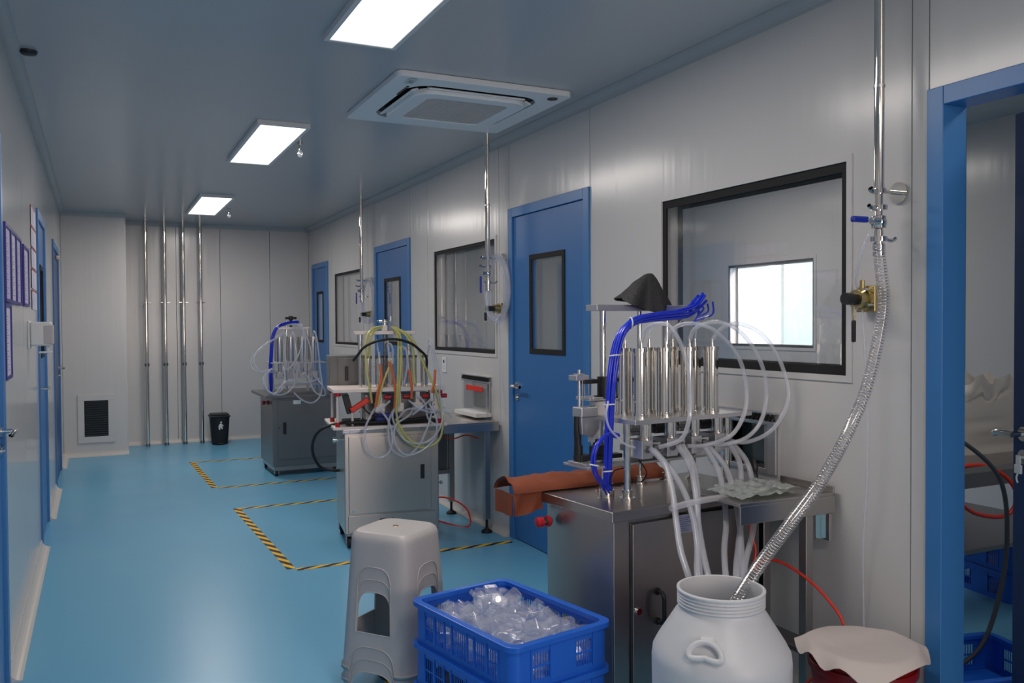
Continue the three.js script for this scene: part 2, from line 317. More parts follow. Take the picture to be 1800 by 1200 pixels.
{ // leaf of door 4 swung into the filling room
  const leaf = new THREE.Group(); leaf.name = 'leaf'; door4.add(leaf);
  leaf.position.set(XR + 0.07, 0, -0.963); leaf.rotation.y = -0.26; // hinge at the near jamb
  part('leaf_panel', box(0.0, 0.042, 0.008, 2.08, -0.9, 0, 0.002), M.navyDoor, leaf);
  part('handle', [cylX(0.024, -0.008, 0, 1.03, -0.85), cylX(0.009, -0.05, 0, 1.03, -0.85, 12), tube([[-0.048, 1.03, -0.85], [-0.052, 1.032, -0.88], [-0.05, 1.03, -0.915], [-0.046, 1.025, -0.93]], 0.0105, 10)], M.chrome, leaf);
  part('lock', [cylX(0.024, -0.007, 0, 0.955, -0.85), cylX(0.009, -0.02, 0, 0.955, -0.85, 12)], M.chrome, leaf);
  part('key', [box(-0.022, -0.018, 0.925, 0.96, -0.865, -0.845, 0.0015), box(-0.024, -0.016, 0.90, 0.93, -0.87, -0.84, 0.003), tube([[-0.02, 0.905, -0.855], [-0.022, 0.885, -0.86], [-0.02, 0.87, -0.857]], 0.003, 6)], M.white, leaf);
}
doorX(5, XL, [-3.87, -2.9, 0, 2.146], 1, { handle: [-3.79, 1] });
doorX(6, XL, [-7.02, -6.16, 0, 2.146], 1, { win: [-6.8, -6.5, 1.2, 1.8], handle: [-6.26, -1] });
doorX(7, XL, [-9.45, -8.3, 0, 2.146], 1, { mat: M.navyDoor, handle: [-9.36, 1], closer: true });

// ───────────────────────── lamps
function ceilingLamp(x, z, w, l, intensity, label, group, nm = 'ceiling_light') {
  const t = thing(nm, label, 'ceiling light', [x, H, z], 0, group);
  const a = w / 2, b = l / 2, f = 0.022;
  part('frame', [box(-a - f, a + f, -0.03, 0, -b - f, -b, 0.003), box(-a - f, a + f, -0.03, 0, b, b + f, 0.003), box(-a - f, -a, -0.03, 0, -b, b, 0.003), box(a, a + f, -0.03, 0, -b, b, 0.003)], M.white, t);
  const d = part('diffuser', box(-a, a, -0.024, -0.002, -b, b), M.lampGlow, t);
  const L = new THREE.RectAreaLight(LAMP_COLOR, intensity, w, l);
  L.position.set(0, -0.034, 0); L.rotation.x = -Math.PI / 2; t.add(L);
  return t;
}
ceilingLamp(1.03, -9.1, 0.27, 1.36, LAMP, 'lit ceiling light panel above the far machine near the end wall', null);
ceilingLamp(1.03, -5.91, 0.27, 1.3, LAMP, 'lit ceiling light panel in the middle of the row of three', null);
ceilingLamp(1.03, -2.93, 0.27, 1.3, LAMP, 'lit ceiling light panel cut off by the top edge of the photo', null);
ceilingLamp(1.03, 0.2, 0.27, 1.3, LAMP, 'unseen ceiling light panel lighting the near end of the corridor', null);  // out of view overhead, continues the row and lights the near corridor
ceilingLamp(3.7, -4.9, 0.27, 1.3, ROOM_LAMP, 'unseen ceiling light panel of the next room, before the inner window', null);  // out of view, placed to light the room behind the near window
ceilingLamp(3.2, -1.3, 0.27, 1.3, ROOM_LAMP * 0.42, 'unseen ceiling light panel of the next room, above the open doorway', null);  // out of view, placed to light the sack and the doorway
ceilingLamp(3.7, -9.6, 0.27, 1.3, ROOM_LAMP, 'unseen ceiling light panel of the far room behind the partition', null);  // out of view, lights the room behind the farthest window
ceilingLamp(6.0, -4.6, 0.6, 1.2, BRIGHT_LAMP, 'unseen bright square light panel in the white room, near the cyan screen wall', null);  // out of view, placed to brighten the room behind the inner window
ceilingLamp(6.0, -7.6, 0.6, 1.2, BRIGHT_LAMP, 'unseen bright square light panel in the white room, away from the screen wall', null);  // second lamp out of view, brightening the same white room

// sprinkler heads beside the lamps
for (const [x, z, label] of [[1.24, -5.8, 'small glass sprinkler head beside the middle ceiling light'], [1.26, -9.36, 'small sprinkler head beside the ceiling light nearest the end wall']]) {
  const t = thing('sprinkler_head', label, 'sprinkler', [x, H, z]);
  part('collar', cyl(0.02, -0.012, 0, 0, 0), M.chrome, t);
  part('stem', cyl(0.008, -0.05, -0.01, 0, 0, 10), M.chrome, t);
  part('bulb', lathe([[0, -0.1], [0.012, -0.095], [0.018, -0.075], [0.012, -0.055], [0.006, -0.05]], 12), M.bottle, t);
}
tag(part('ceiling_fitting', lathe([[0, -0.018], [0.03, -0.016], [0.036, -0.006], [0.036, 0]], 20, -0.255, H, -4.37), M.black, scene), 'small dark round fitting on the ceiling beside the wall of doors', 'fitting');

// ───────────────────────── ceiling air conditioner
{
  const t = thing('air_conditioner', 'white square ceiling cassette air conditioner with a mesh grille', 'air conditioner', [1.79, H, -4.415]);
  const s = 0.475;
  const outer = rrect(2 * s, 2 * s, 0.03), hole = new THREE.Path(rrect(0.74, 0.74, 0.14).getPoints(8));
  outer.holes.push(hole);
  part('panel', extr(outer, 0.022, 0.004).rotateX(Math.PI / 2).translate(0, -0.005, 0), M.acWhite, t);
  // flat black plate, painted dark in place of the shade inside the air outlets
  part('outlet_shade_plate', extr(rrect(0.76, 0.76, 0.14), 0.004).rotateX(Math.PI / 2).translate(0, -0.002, 0), M.rubber, t);
  for (let k = 0; k < 4; k++) { // curved outlet flaps
    const g = box(-0.27, 0.27, -0.008, 0.002, -0.02, 0.02, 0.004).rotateX(0.35).translate(0, -0.026, 0.322).rotateY(k * Math.PI / 2);
    part('flap', g, M.acWhite, t);
  }
  const ringS = rrect(0.62, 0.62, 0.1); ringS.holes.push(new THREE.Path(rrect(0.47, 0.47, 0.05).getPoints(8)));
  part('grille_frame', [extr(ringS, 0.022, 0.005).rotateX(Math.PI / 2).translate(0, -0.028, 0)], M.acWhite, t);
  const bars = []; for (let i = -15; i <= 15; i++) { bars.push(box(i * 0.015 - 0.0022, i * 0.015 + 0.0022, -0.05, -0.042, -0.235, 0.235)); bars.push(box(-0.235, 0.235, -0.0505, -0.0425, i * 0.015 - 0.0022, i * 0.015 + 0.0022)); }
  part('grille', [...bars, box(-0.235, 0.235, -0.04, -0.036, -0.235, 0.235)], M.acGrille, t);
  part('sensor', cyl(0.028, -0.034, -0.026, 0.4, 0.4, 20).scale(1, 1, 1), M.black, t);
  const logo = canvasMat(128, 64, (c, w, h) => { c.fillStyle = '#c9ced2'; c.fillRect(0, 0, w, h); c.fillStyle = '#1b2140'; c.font = 'italic bold 48px serif'; c.fillText('RS', 26, 48); });
  const lg = new THREE.PlaneGeometry(0.09, 0.045).rotateX(Math.PI / 2).rotateY(-Math.PI / 2).translate(-0.39, -0.0335, 0.405);
  part('badge', lg, logo, t, true);
  for (let i = 0; i < 6; i++) part('slot', box(-0.38, -0.366, -0.034, -0.03, 0.3 - i * 0.03, 0.316 - i * 0.03), M.rubber, t);
}

// ───────────────────────── end wall: pipes, vent, bin
[0.518, 0.721, 0.925, 1.116].forEach((x, i) => {
  const t = thing('steel_pipe', ['first', 'second', 'third', 'fourth'][i] + ' polished steel pipe on the end wall, counted from the vent', 'pipe', [x, 0, -10.79], 0);
  part('pipe', cyl(0.021, 0.0, H, 0, 0, 20), M.mirror, t);
  part('joint', cyl(0.026, 0.93, 0.965, 0, 0), M.steelDark, t); part('foot_collar', cyl(0.024, 0.0, 0.03, 0, 0), M.steelDark, t);
  part('clamp', [cyl(0.027, 1.66, 1.685, 0, 0), cylX(0.006, -0.05, 0.05, 1.672, 0.012, 10), cylZ(0.008, -0.16, -0.02, 0, 1.672, 10)], M.chrome, t);
});
{
  const t = thing('air_vent', 'white framed wall vent with dark horizontal slats at the foot of the end wall', 'vent', [-0.018, 0.405, -10.25]);
  part('frame', [box(-0.18, 0.18, 0.195, 0.262, 0, 0.012, 0.003), box(-0.18, 0.18, -0.26, -0.192, 0, 0.012, 0.003), box(-0.18, -0.116, -0.192, 0.195, 0, 0.012, 0.003), box(0.116, 0.18, -0.192, 0.195, 0, 0.012, 0.003)], M.wall, t);
  part('backing', box(-0.116, 0.116, -0.192, 0.195, 0, 0.002), M.rubber, t);
  for (let i = 0; i < 16; i++) part('slat', box(-0.116, 0.116, -0.007, 0.007, -0.0012, 0.0012).rotateX(0.7).translate(0, -0.18 + i * 0.024, 0.009), M.greyCable, t);
}
{
  const t = thing('waste_bin', 'black pedal waste bin with a white tidy symbol by the end wall', 'bin', [1.285, 0, -10.6]);
  const body = new THREE.CylinderGeometry(0.155, 0.125, 0.32, 4, 1).rotateY(Math.PI / 4).scale(0.95, 1, 0.9).translate(0, 0.17, 0);
  part('body', body.toNonIndexed(), M.black, t);
  part('lid', [box(-0.115, 0.115, 0.325, 0.345, -0.11, 0.11, 0.008), box(-0.1, 0.1, 0.345, 0.365, -0.095, 0.095, 0.008)], M.black, t);
  part('pedal', box(-0.04, 0.04, 0.01, 0.03, 0.08, 0.125, 0.004), M.black, t);
  const s = new THREE.Shape(); // tidy man holding an arrow
  s.moveTo(-0.022, -0.04); s.lineTo(-0.008, -0.04); s.lineTo(-0.004, -0.008); s.lineTo(0.01, -0.034); s.lineTo(0.022, -0.03); s.lineTo(0.012, 0.012); s.lineTo(0.028, -0.004); s.lineTo(0.03, 0.008); s.lineTo(0.006, 0.034); s.lineTo(-0.012, 0.03); s.lineTo(-0.026, 0.0); s.closePath();
  part('symbol', [extr(s, 0.002), new THREE.CircleGeometry(0.01, 14).translate(0.004, 0.047, 0.002)], M.white, t).position.set(0.004, 0.22, 0.106);
}

// ───────────────────────── left wall: notices, dispenser
const notice = (w, h, seedTxt, border) => canvasMat(128, 256, (c, W, Hh) => {
  c.fillStyle = seedTxt; c.fillRect(0, 0, W, Hh); c.fillStyle = 'rgba(70,60,110,0.5)';
  for (let i = 0; i < 22; i++) c.fillRect(14, 24 + i * 10, 30 + ((i * 37) % 60), 3);
  if (border) { c.fillStyle = border; for (let i = 0; i < 6; i++) c.fillRect(0, i * 50, W, 5); }
});
const sheetM = notice(1, 2, '#c8c0dc'), sheetM2 = notice(1, 2, '#d6d0de'), chartM = notice(1, 2, '#d8d2d6', 'rgba(170,60,50,0.7)');
function board(name, label, cat, z0, z1, y0, y1, mat, fr, group) {
  const t = thing(name, label, cat, [XL, 0, 0], 0, group), f = 0.014;
  part('frame', [box(0, 0.012, y1 - f, y1, z0, z1), box(0, 0.012, y0, y0 + f, z0, z1), box(0, 0.012, y0 + f, y1 - f, z0, z0 + f), box(0, 0.012, y0 + f, y1 - f, z1 - f, z1)], fr, t);
  const g = new THREE.PlaneGeometry(z1 - z0 - 2 * f, y1 - y0 - 2 * f).rotateY(Math.PI / 2).translate(0.006, (y0 + y1) / 2, (z0 + z1) / 2);
  part('sheet', g, mat, t, true);
  return t;
}
board('notice_board', 'navy framed notice nearest the blue door, hung above another notice', 'notice', -4.24, -3.98, 1.5, 1.822, sheetM, M.purple);
board('notice_board', 'navy framed notice in the middle of the three joined frames', 'notice', -4.51, -4.245, 1.5, 1.822, sheetM2, M.purple);
board('notice_board', 'navy framed notice at the far end of the three joined frames', 'notice', -4.785, -4.515, 1.5, 1.822, sheetM, M.purple);
board('notice_board', 'long navy framed notice hung below the other framed notices', 'notice', -4.2, -3.94, 1.185, 1.495, sheetM2, M.purple);
board('notice_board', 'dark framed notice hanging apart between the joined frames and the white charts', 'notice', -5.3, -4.94, 1.505, 1.815, sheetM, M.purple);
for (let i = 0; i < 5; i++) {
  const y1 = 2.1 - i * 0.122;
  const t = thing('wall_chart', ['topmost', 'second from the top', 'middle', 'fourth from the top', 'lowest'][i] + ' white sheet with a red band in the wall chart column', 'chart', [XL, 0, 0]);
  part('sheet', new THREE.PlaneGeometry(0.42, 0.105).rotateY(Math.PI / 2).translate(0.004, y1 - 0.06, -5.84), sheetM2, t, true);
  part('band', box(0.001, 0.006, y1 - 0.008, y1, -6.05, -5.63), M.red, t);
}
{
  const t = thing('hand_sanitizer_dispenser', 'grey and white wall dispenser beside the blue door with the lever', 'dispenser', [XL, 1.355, -5.32]);
  part('back_plate', box(0, 0.012, -0.075, 0.075, -0.07, 0.07, 0.004), M.white, t);
  part('housing', box(0.012, 0.115, -0.06, 0.07, -0.065, 0.065, 0.012), M.white, t);
  part('front_cover', box(0.07, 0.122, -0.055, 0.055, -0.066, 0.066, 0.01), M.greyPlastic, t);
  part('nozzle', [cyl(0.008, -0.085, -0.055, 0.09, 0, 10), box(0.05, 0.11, -0.1, -0.09, -0.03, 0.03, 0.003)], M.white, t);
}

// ───────────────────────── right wall: supply pipes with valves
function supplyPipe(x, z, label, opts) {
  const t = thing('supply_pipe', label, 'pipe', [x, 0, z]);
  part('pipe', cyl(0.0165, 1.835, H, 0, 0, 24), M.mirror, t);
  part('sleeve', cyl(0.0185, 2.17, 2.18, 0, 0, 24), M.alu, t);
  const br = part('bracket', [cyl(0.022, 1.822, 1.838, 0, 0), cylX(0.007, 0, XR - x - 0.005, 1.83, 0, 10), cylX(0.036, XR - x - 0.012, XR - x - 0.001, 1.83, 0), tube([[-0.018, 1.83, 0.005], [-0.04, 1.828, 0.008], [-0.05, 1.835, 0.01]], 0.009, 8)], M.chrome, t);
  const clamp = (y, s) => part('clamp', [cyl(0.027, y - 0.008, y + 0.008, 0, 0), tube([[s * 0.022, y, 0.008], [s * 0.045, y - 0.004, 0.012], [s * 0.062, y + 0.004, 0.014]], 0.007, 8)], M.chrome, t);
  part('neck', [cyl(0.0125, 1.70, 1.826, 0, 0, 16), cyl(0.0145, 1.635, 1.70, 0, 0, 16)], M.mirror, t);
  clamp(1.775, -1); clamp(1.672, 1);
  const v = part('valve_body', [cyl(0.023, 1.708, 1.748, 0, 0), new THREE.SphereGeometry(0.026, 16, 12).translate(0, 1.728, 0), cylX(0.012, -0.045, 0, 1.73, 0.01, 12)], M.chrome, t);
  if (opts.down) part('valve_handle', [box(-0.062, -0.05, 1.6, 1.71, 0.004, 0.018, 0.005)], M.bluePlastic, t);
  else { part('handle_root', [box(-0.07, -0.04, 1.727, 1.735, 0.005, 0.02, 0.002)], M.alu, t); part('valve_handle', box(-0.135, -0.065, 1.722, 1.742, 0.002, 0.02, 0.006).rotateY(0.0), M.bluePlastic, t); }
  part('hose_clip', [cyl(0.019, 1.638, 1.652, 0, 0, 16), cyl(0.019, 1.618, 1.63, 0, 0, 16)], M.chrome, t);
  return t;
}
function regulator(parent, x, y, z, k = 1) { // brass pressure regulator standing off the wall towards −x
  const w = XR - x;
  part('regulator_body', [cylX(0.031 * k, -0.035 + x - x, 0.012, y, z - z), cylX(0.04 * k, 0.0, 0.014, y, 0), box(0.014, 0.05, y - 0.045 * k, y + 0.045 * k, -0.04 * k, 0.04 * k, 0.004), cyl(0.008, y + 0.03 * k, y + 0.065 * k, 0.0, 0, 10)].map(g => g.translate(0, 0, 0)), M.brass, parent);
  for (let i = 0; i < 4; i++) { const a = i * Math.PI / 2 + 0.6; part('bolt', cylX(0.006, -0.012, 0.02, y + Math.cos(a) * 0.037 * k, Math.sin(a) * 0.037 * k, 8), M.chrome, parent); }
  part('knob', cylX(0.021 * k, -0.082, -0.035, y, 0, 16), M.black, parent);
}
// near pipe with the long wire-reinforced hose
const HX = 2.334, HZ = -2.03;
const nearPipe = supplyPipe(HX, HZ, 'polished supply pipe by the open doorway with a blue lever and a long wired hose', {});
{
  const P = [[2.334, 1.66, -2.03], [2.334, 1.6, -2.025], [2.334, 1.53, -2.015], [2.33, 1.465, -2.007], [2.31, 1.334, -2.012], [2.26, 1.177, -2.016], [2.18, 1.032, -2.021], [2.05, 0.888, -2.01], [1.93, 0.763, -2.021], [1.8, 0.648, -2.016], [1.7, 0.56, -2.0], [1.62, 0.48, -1.99], [1.57, 0.42, -1.98]].map(p => [p[0] - HX, p[1], p[2] - HZ]);
  const c = curve(P);
  const hose = part('wired_hose', new THREE.TubeGeometry(c, 120, 0.0205, 14), M.hoseWall, nearPipe);
  // the steel helix inside the wall of the hose
  const N = 2600, turns = 150, fr = c.computeFrenetFrames(N, false), pts = [];
  for (let i = 0; i <= N; i++) { const u = i / N, p = c.getPointAt(u), a = u * turns * Math.PI * 2; pts.push(p.addScaledVector(fr.normals[i], Math.cos(a) * 0.0178).addScaledVector(fr.binormals[i], Math.sin(a) * 0.0178)); }
  class Poly extends THREE.Curve { getPoint(t) { const k = t * N, i = Math.min(N - 1, Math.floor(k)); return pts[i].clone().lerp(pts[i + 1], k - i); } getPointAt(t) { return this.getPoint(t); } getTangentAt(t) { return this.getTangent(t); } }
  part('wire_helix', new THREE.TubeGeometry(new Poly(), N, 0.002, 4), M.mirror, hose);
  const rg = thing('pressure_regulator', 'brass pressure regulator with a black knob under the blue valve lever', 'regulator', [2.375, 0, -2.135]);
  regulator(rg, 2.375, 1.478, -2.135);
  part('gauge_line', tube([[-0.055, 1.69, 0.08], [-0.06, 1.63, 0.05], [-0.045, 1.57, 0.02], [-0.03, 1.53, 0.0], [-0.02, 1.515, 0]], 0.005, 8), M.clearTube, rg);
  part('drain_line', tube([[0.0, 1.44, 0], [0.002, 1.3, 0.01], [0.005, 1.1, 0.02], [0.012, 0.84, 0.01], [0.03, 0.6, -0.02], [0.045, 0.3, -0.03], [0.045, 0.06, -0.03]], 0.0035, 6), M.clearTube, rg);
  part('tag_cord', [tube([[-0.05, 1.45, 0.01], [-0.055, 1.42, 0.015], [-0.056, 1.4, 0.015]], 0.003, 6)], M.brass, rg);
  part('tag', [box(-0.063, -0.05, 1.33, 1.405, 0.008, 0.022, 0.005)], M.black, rg);
  part('pipe_label', new THREE.CylinderGeometry(0.0169, 0.0169, 0.075, 16, 1, true, 2.6, 1.6).translate(0, 1.905, 0), canvasMat(64, 128, (g, w, h) => { g.fillStyle = '#e8e6e2'; g.fillRect(0, 0, w, h); g.fillStyle = '#556'; for (let i = 0; i < 12; i++) g.fillRect(8, 8 + i * 10, 20 + (i * 13) % 26, 3); }), nearPipe, true);
}
function coilPipe(x, z, label, big) {
  const t = supplyPipe(x, z, label, { down: true });
  // loops of clear hose hung over the bracket
  const k = big;
  for (let i = 0; i < 4; i++) {
    const o = i * 0.011, sx = 0.018 + o, pts = [];
    for (let j = 0; j <= 14; j++) { const a = j / 14 * Math.PI * 2 + 0.3; pts.push([0.055 + Math.cos(a) * (0.02 + o * 0.4) * 1.4, 1.63 + Math.sin(a) * (0.19 + o), 0.03 + Math.cos(a) * (0.055 + o)]); }
    part('hose_coil', tube(pts, 0.0085, 8, 5), M.clearTube, t);
  }
  part('hose', tube([[0, 1.62, 0], [-0.015, 1.55, 0.02], [-0.01, 1.45, 0.04], [0.03, 1.42, 0.05], [0.06, 1.46, 0.06]], 0.01, 8), M.clearTube, t);
  part('regulator_body', [cylX(0.028, 0.03, 0.07, 1.5, 0.02), box(0.07, XR - x - 0.002, 1.465, 1.535, -0.01, 0.05, 0.004)], M.brass, t);
  part('knob', cylX(0.018, -0.02, 0.03, 1.5, 0.02, 14), M.black, t);
  part('tag', box(-0.035, -0.02, 1.42, 1.475, 0.01, 0.03, 0.005), M.black, t);
  part('drain_line', tube([[0.07, 1.46, 0.02], [0.075, 1.2, 0.03], [0.09, 0.95, 0.04], [0.1, 0.8, 0.05]], 0.004, 6), M.clearTube, t);
  return t;
}
coilPipe(2.31, -5.13, 'supply pipe with a coiled clear hose between the blue door and the window', 1);
coilPipe(2.33, -8.17, 'supply pipe with a hose standing before the small far window', 1);

// wall switch under the second window
{
  const t = thing('wall_switch', 'small white switch plate with black marks under the middle window', 'switch', [XR, 1.085, -6.23]);
  part('plate', box(-0.008, 0, -0.06, 0.06, -0.04, 0.04, 0.002), M.white, t);
  part('print', new THREE.PlaneGeometry(0.07, 0.11).rotateY(-Math.PI / 2).translate(-0.0085, 0, 0), canvasMat(64, 96, (c, w, h) => { c.fillStyle = '#e3e3e4'; c.fillRect(0, 0, w, h); c.fillStyle = '#17171b'; c.beginPath(); c.arc(30, 26, 13, 0, 7); c.fill(); c.beginPath(); c.arc(34, 56, 5, 0, 7); c.fill(); c.beginPath(); c.arc(34, 74, 5, 0, 7); c.fill(); }), t, true);
}
// transfer hatches with a corrugated hook rail
function hatch(n, z0, z1, ya, yb, railZ0, railZ1, ry, label, docs) {
  const w = thing('transfer_hatch', label, 'hatch', [XR, 0, 0]);
  const f = 0.02;
  part('frame', [box(-0.012, 0.1, yb, yb + f, z0 - f, z1 + f, 0.002), box(-0.012, 0.1, ya - f, ya, z0 - f, z1 + f, 0.002), box(-0.012, 0.1, ya, yb, z0 - f, z0, 0.002), box(-0.012, 0.1, ya, yb, z1, z1 + f, 0.002)], M.steel, w);
  part('sliding_panel', box(0.05, 0.056, ya, yb, z0, z1), M.tinted, w);
  part('rail', [box(-0.03, 0, ry - 0.008, ry, railZ0, railZ1), box(-0.03, 0, ry + 0.03, ry + 0.036, railZ0, railZ1)], M.alu, w);
  const n2 = Math.round((railZ1 - railZ0) / 0.024), pts = []; for (let i = 0; i <= n2 * 2; i++) pts.push([-0.022, ry + 0.004 + (i % 2) * 0.022, railZ0 + (railZ1 - railZ0) * i / (n2 * 2)]);
  part('zigzag_strip', tube(pts, 0.005, 6, 4), M.seal, w);
  part('post', box(-0.014, -0.002, ya - 0.02, ry - 0.008, z1 + f, railZ1 - 0.004, 0.002), M.alu, w);
  part('post', box(-0.014, -0.002, ya - 0.02, ry - 0.008, railZ0 + 0.01, z0 - f, 0.002), M.alu, w);
  if (docs) { part('document_pocket', box(-0.045, -0.043, ya - 0.06, ry - 0.01, z0 - 0.14, z1 + 0.1), M.acrylic, w); part('red_strip', box(-0.05, -0.046, yb - 0.005, yb + 0.03, z0 - 0.05, z1 + 0.03), M.redTube, w); part('ledge', box(-0.12, -0.002, ya - 0.05, ya - 0.022, z0 - 0.1, z1 + 0.08, 0.003), M.white, w); }
  return w;
}
hatch(1, -2.87, -2.67, 0.81, 0.985, -3.03, -2.6, 1.003, 'steel framed hatch with a zigzag rail below the near window', false);
hatch(2, -5.64, -5.43, 0.81, 0.935, -5.83, -5.36, 1.0, 'hatch with a zigzag rail and red strip below the middle window', true);

// ───────────────────────── hazard tape on the floor
const tapeTex = dataTex(64, (u, v) => { const k = ((u * 1 + v) % 1 + 1) % 1; return k < 0.5 ? [0.98, 0.76, 0.10] : [0.04, 0.05, 0.06]; }, true);
const tapeM = std({ map: tapeTex, roughness: 0.45 });
function tapeStrip(parent, x0, z0, x1, z1, w = 0.05) {
  const L = Math.hypot(x1 - x0, z1 - z0), g = new THREE.BoxGeometry(L, 0.0012, w).toNonIndexed(), uv = g.attributes.uv, p = g.attributes.position;
  for (let i = 0; i < uv.count; i++) uv.setXY(i, p.getX(i) / 0.15, p.getZ(i) / 0.07);
  g.rotateY(Math.atan2(-(z1 - z0), x1 - x0)).translate((x0 + x1) / 2, 0.0008, (z0 + z1) / 2);
  return part('strip', g, tapeM, parent, true);
}
function zone(label, x, xf, zn, zf, xe, far = true) {
  const t = thing('floor_marking', label, 'floor tape');
  tapeStrip(t, x, zn, xf, zf);
  if (zn < -3) tapeStrip(t, x + 0.026, zn + 0.025, xe, zn + 0.02);
  if (far) tapeStrip(t, xf + 0.026, zf + 0.025, xe, zf + 0.04);
}
zone('yellow and black tape outline round the machine with yellow tubes', 0.985, 0.94, -4.96, -6.8, 2.38);
zone('yellow and black tape outline round the farthest machine', 0.895, 0.855, -7.76, -9.32, 2.38);
zone('yellow and black tape outline beside the plastic stools and blue crates', 1.16, 1.0, -1.9, -3.42, 1.5, true);

// ───────────────────────── cabinets of the filling machines
function eStop(parent, y, z) { // on a face x = 0 looking towards −x
  const k = part('emergency_stop', [cylX(0.013, -0.03, 0.01, y, z, 16)], M.steelDark, parent);
  part('button', [cylX(0.019, -0.052, -0.03, y, z, 20), new THREE.SphereGeometry(0.019, 18, 10).scale(0.35, 1, 1).translate(-0.052, y, z)], M.red, k);
  part('collar', [cylX(0.021, -0.012, 0.0, y, z, 20)], M.red, k);
}
function gripHandle(parent, x, y0, y1, z) {
  const m = (y0 + y1) / 2;
  part('door_handle', [tube([[x, y0 + 0.008, z], [x, y0 + 0.008, z + 0.028], [x, y0 + 0.02, z + 0.038], [x, m, z + 0.04], [x, y1 - 0.02, z + 0.038], [x, y1 - 0.008, z + 0.028], [x, y1 - 0.008, z]], 0.0075, 10), cylZ(0.013, z, z + 0.008, x, y0 + 0.008, 14), cylZ(0.013, z, z + 0.008, x, y1 - 0.008, 14)], M.black, parent);
}

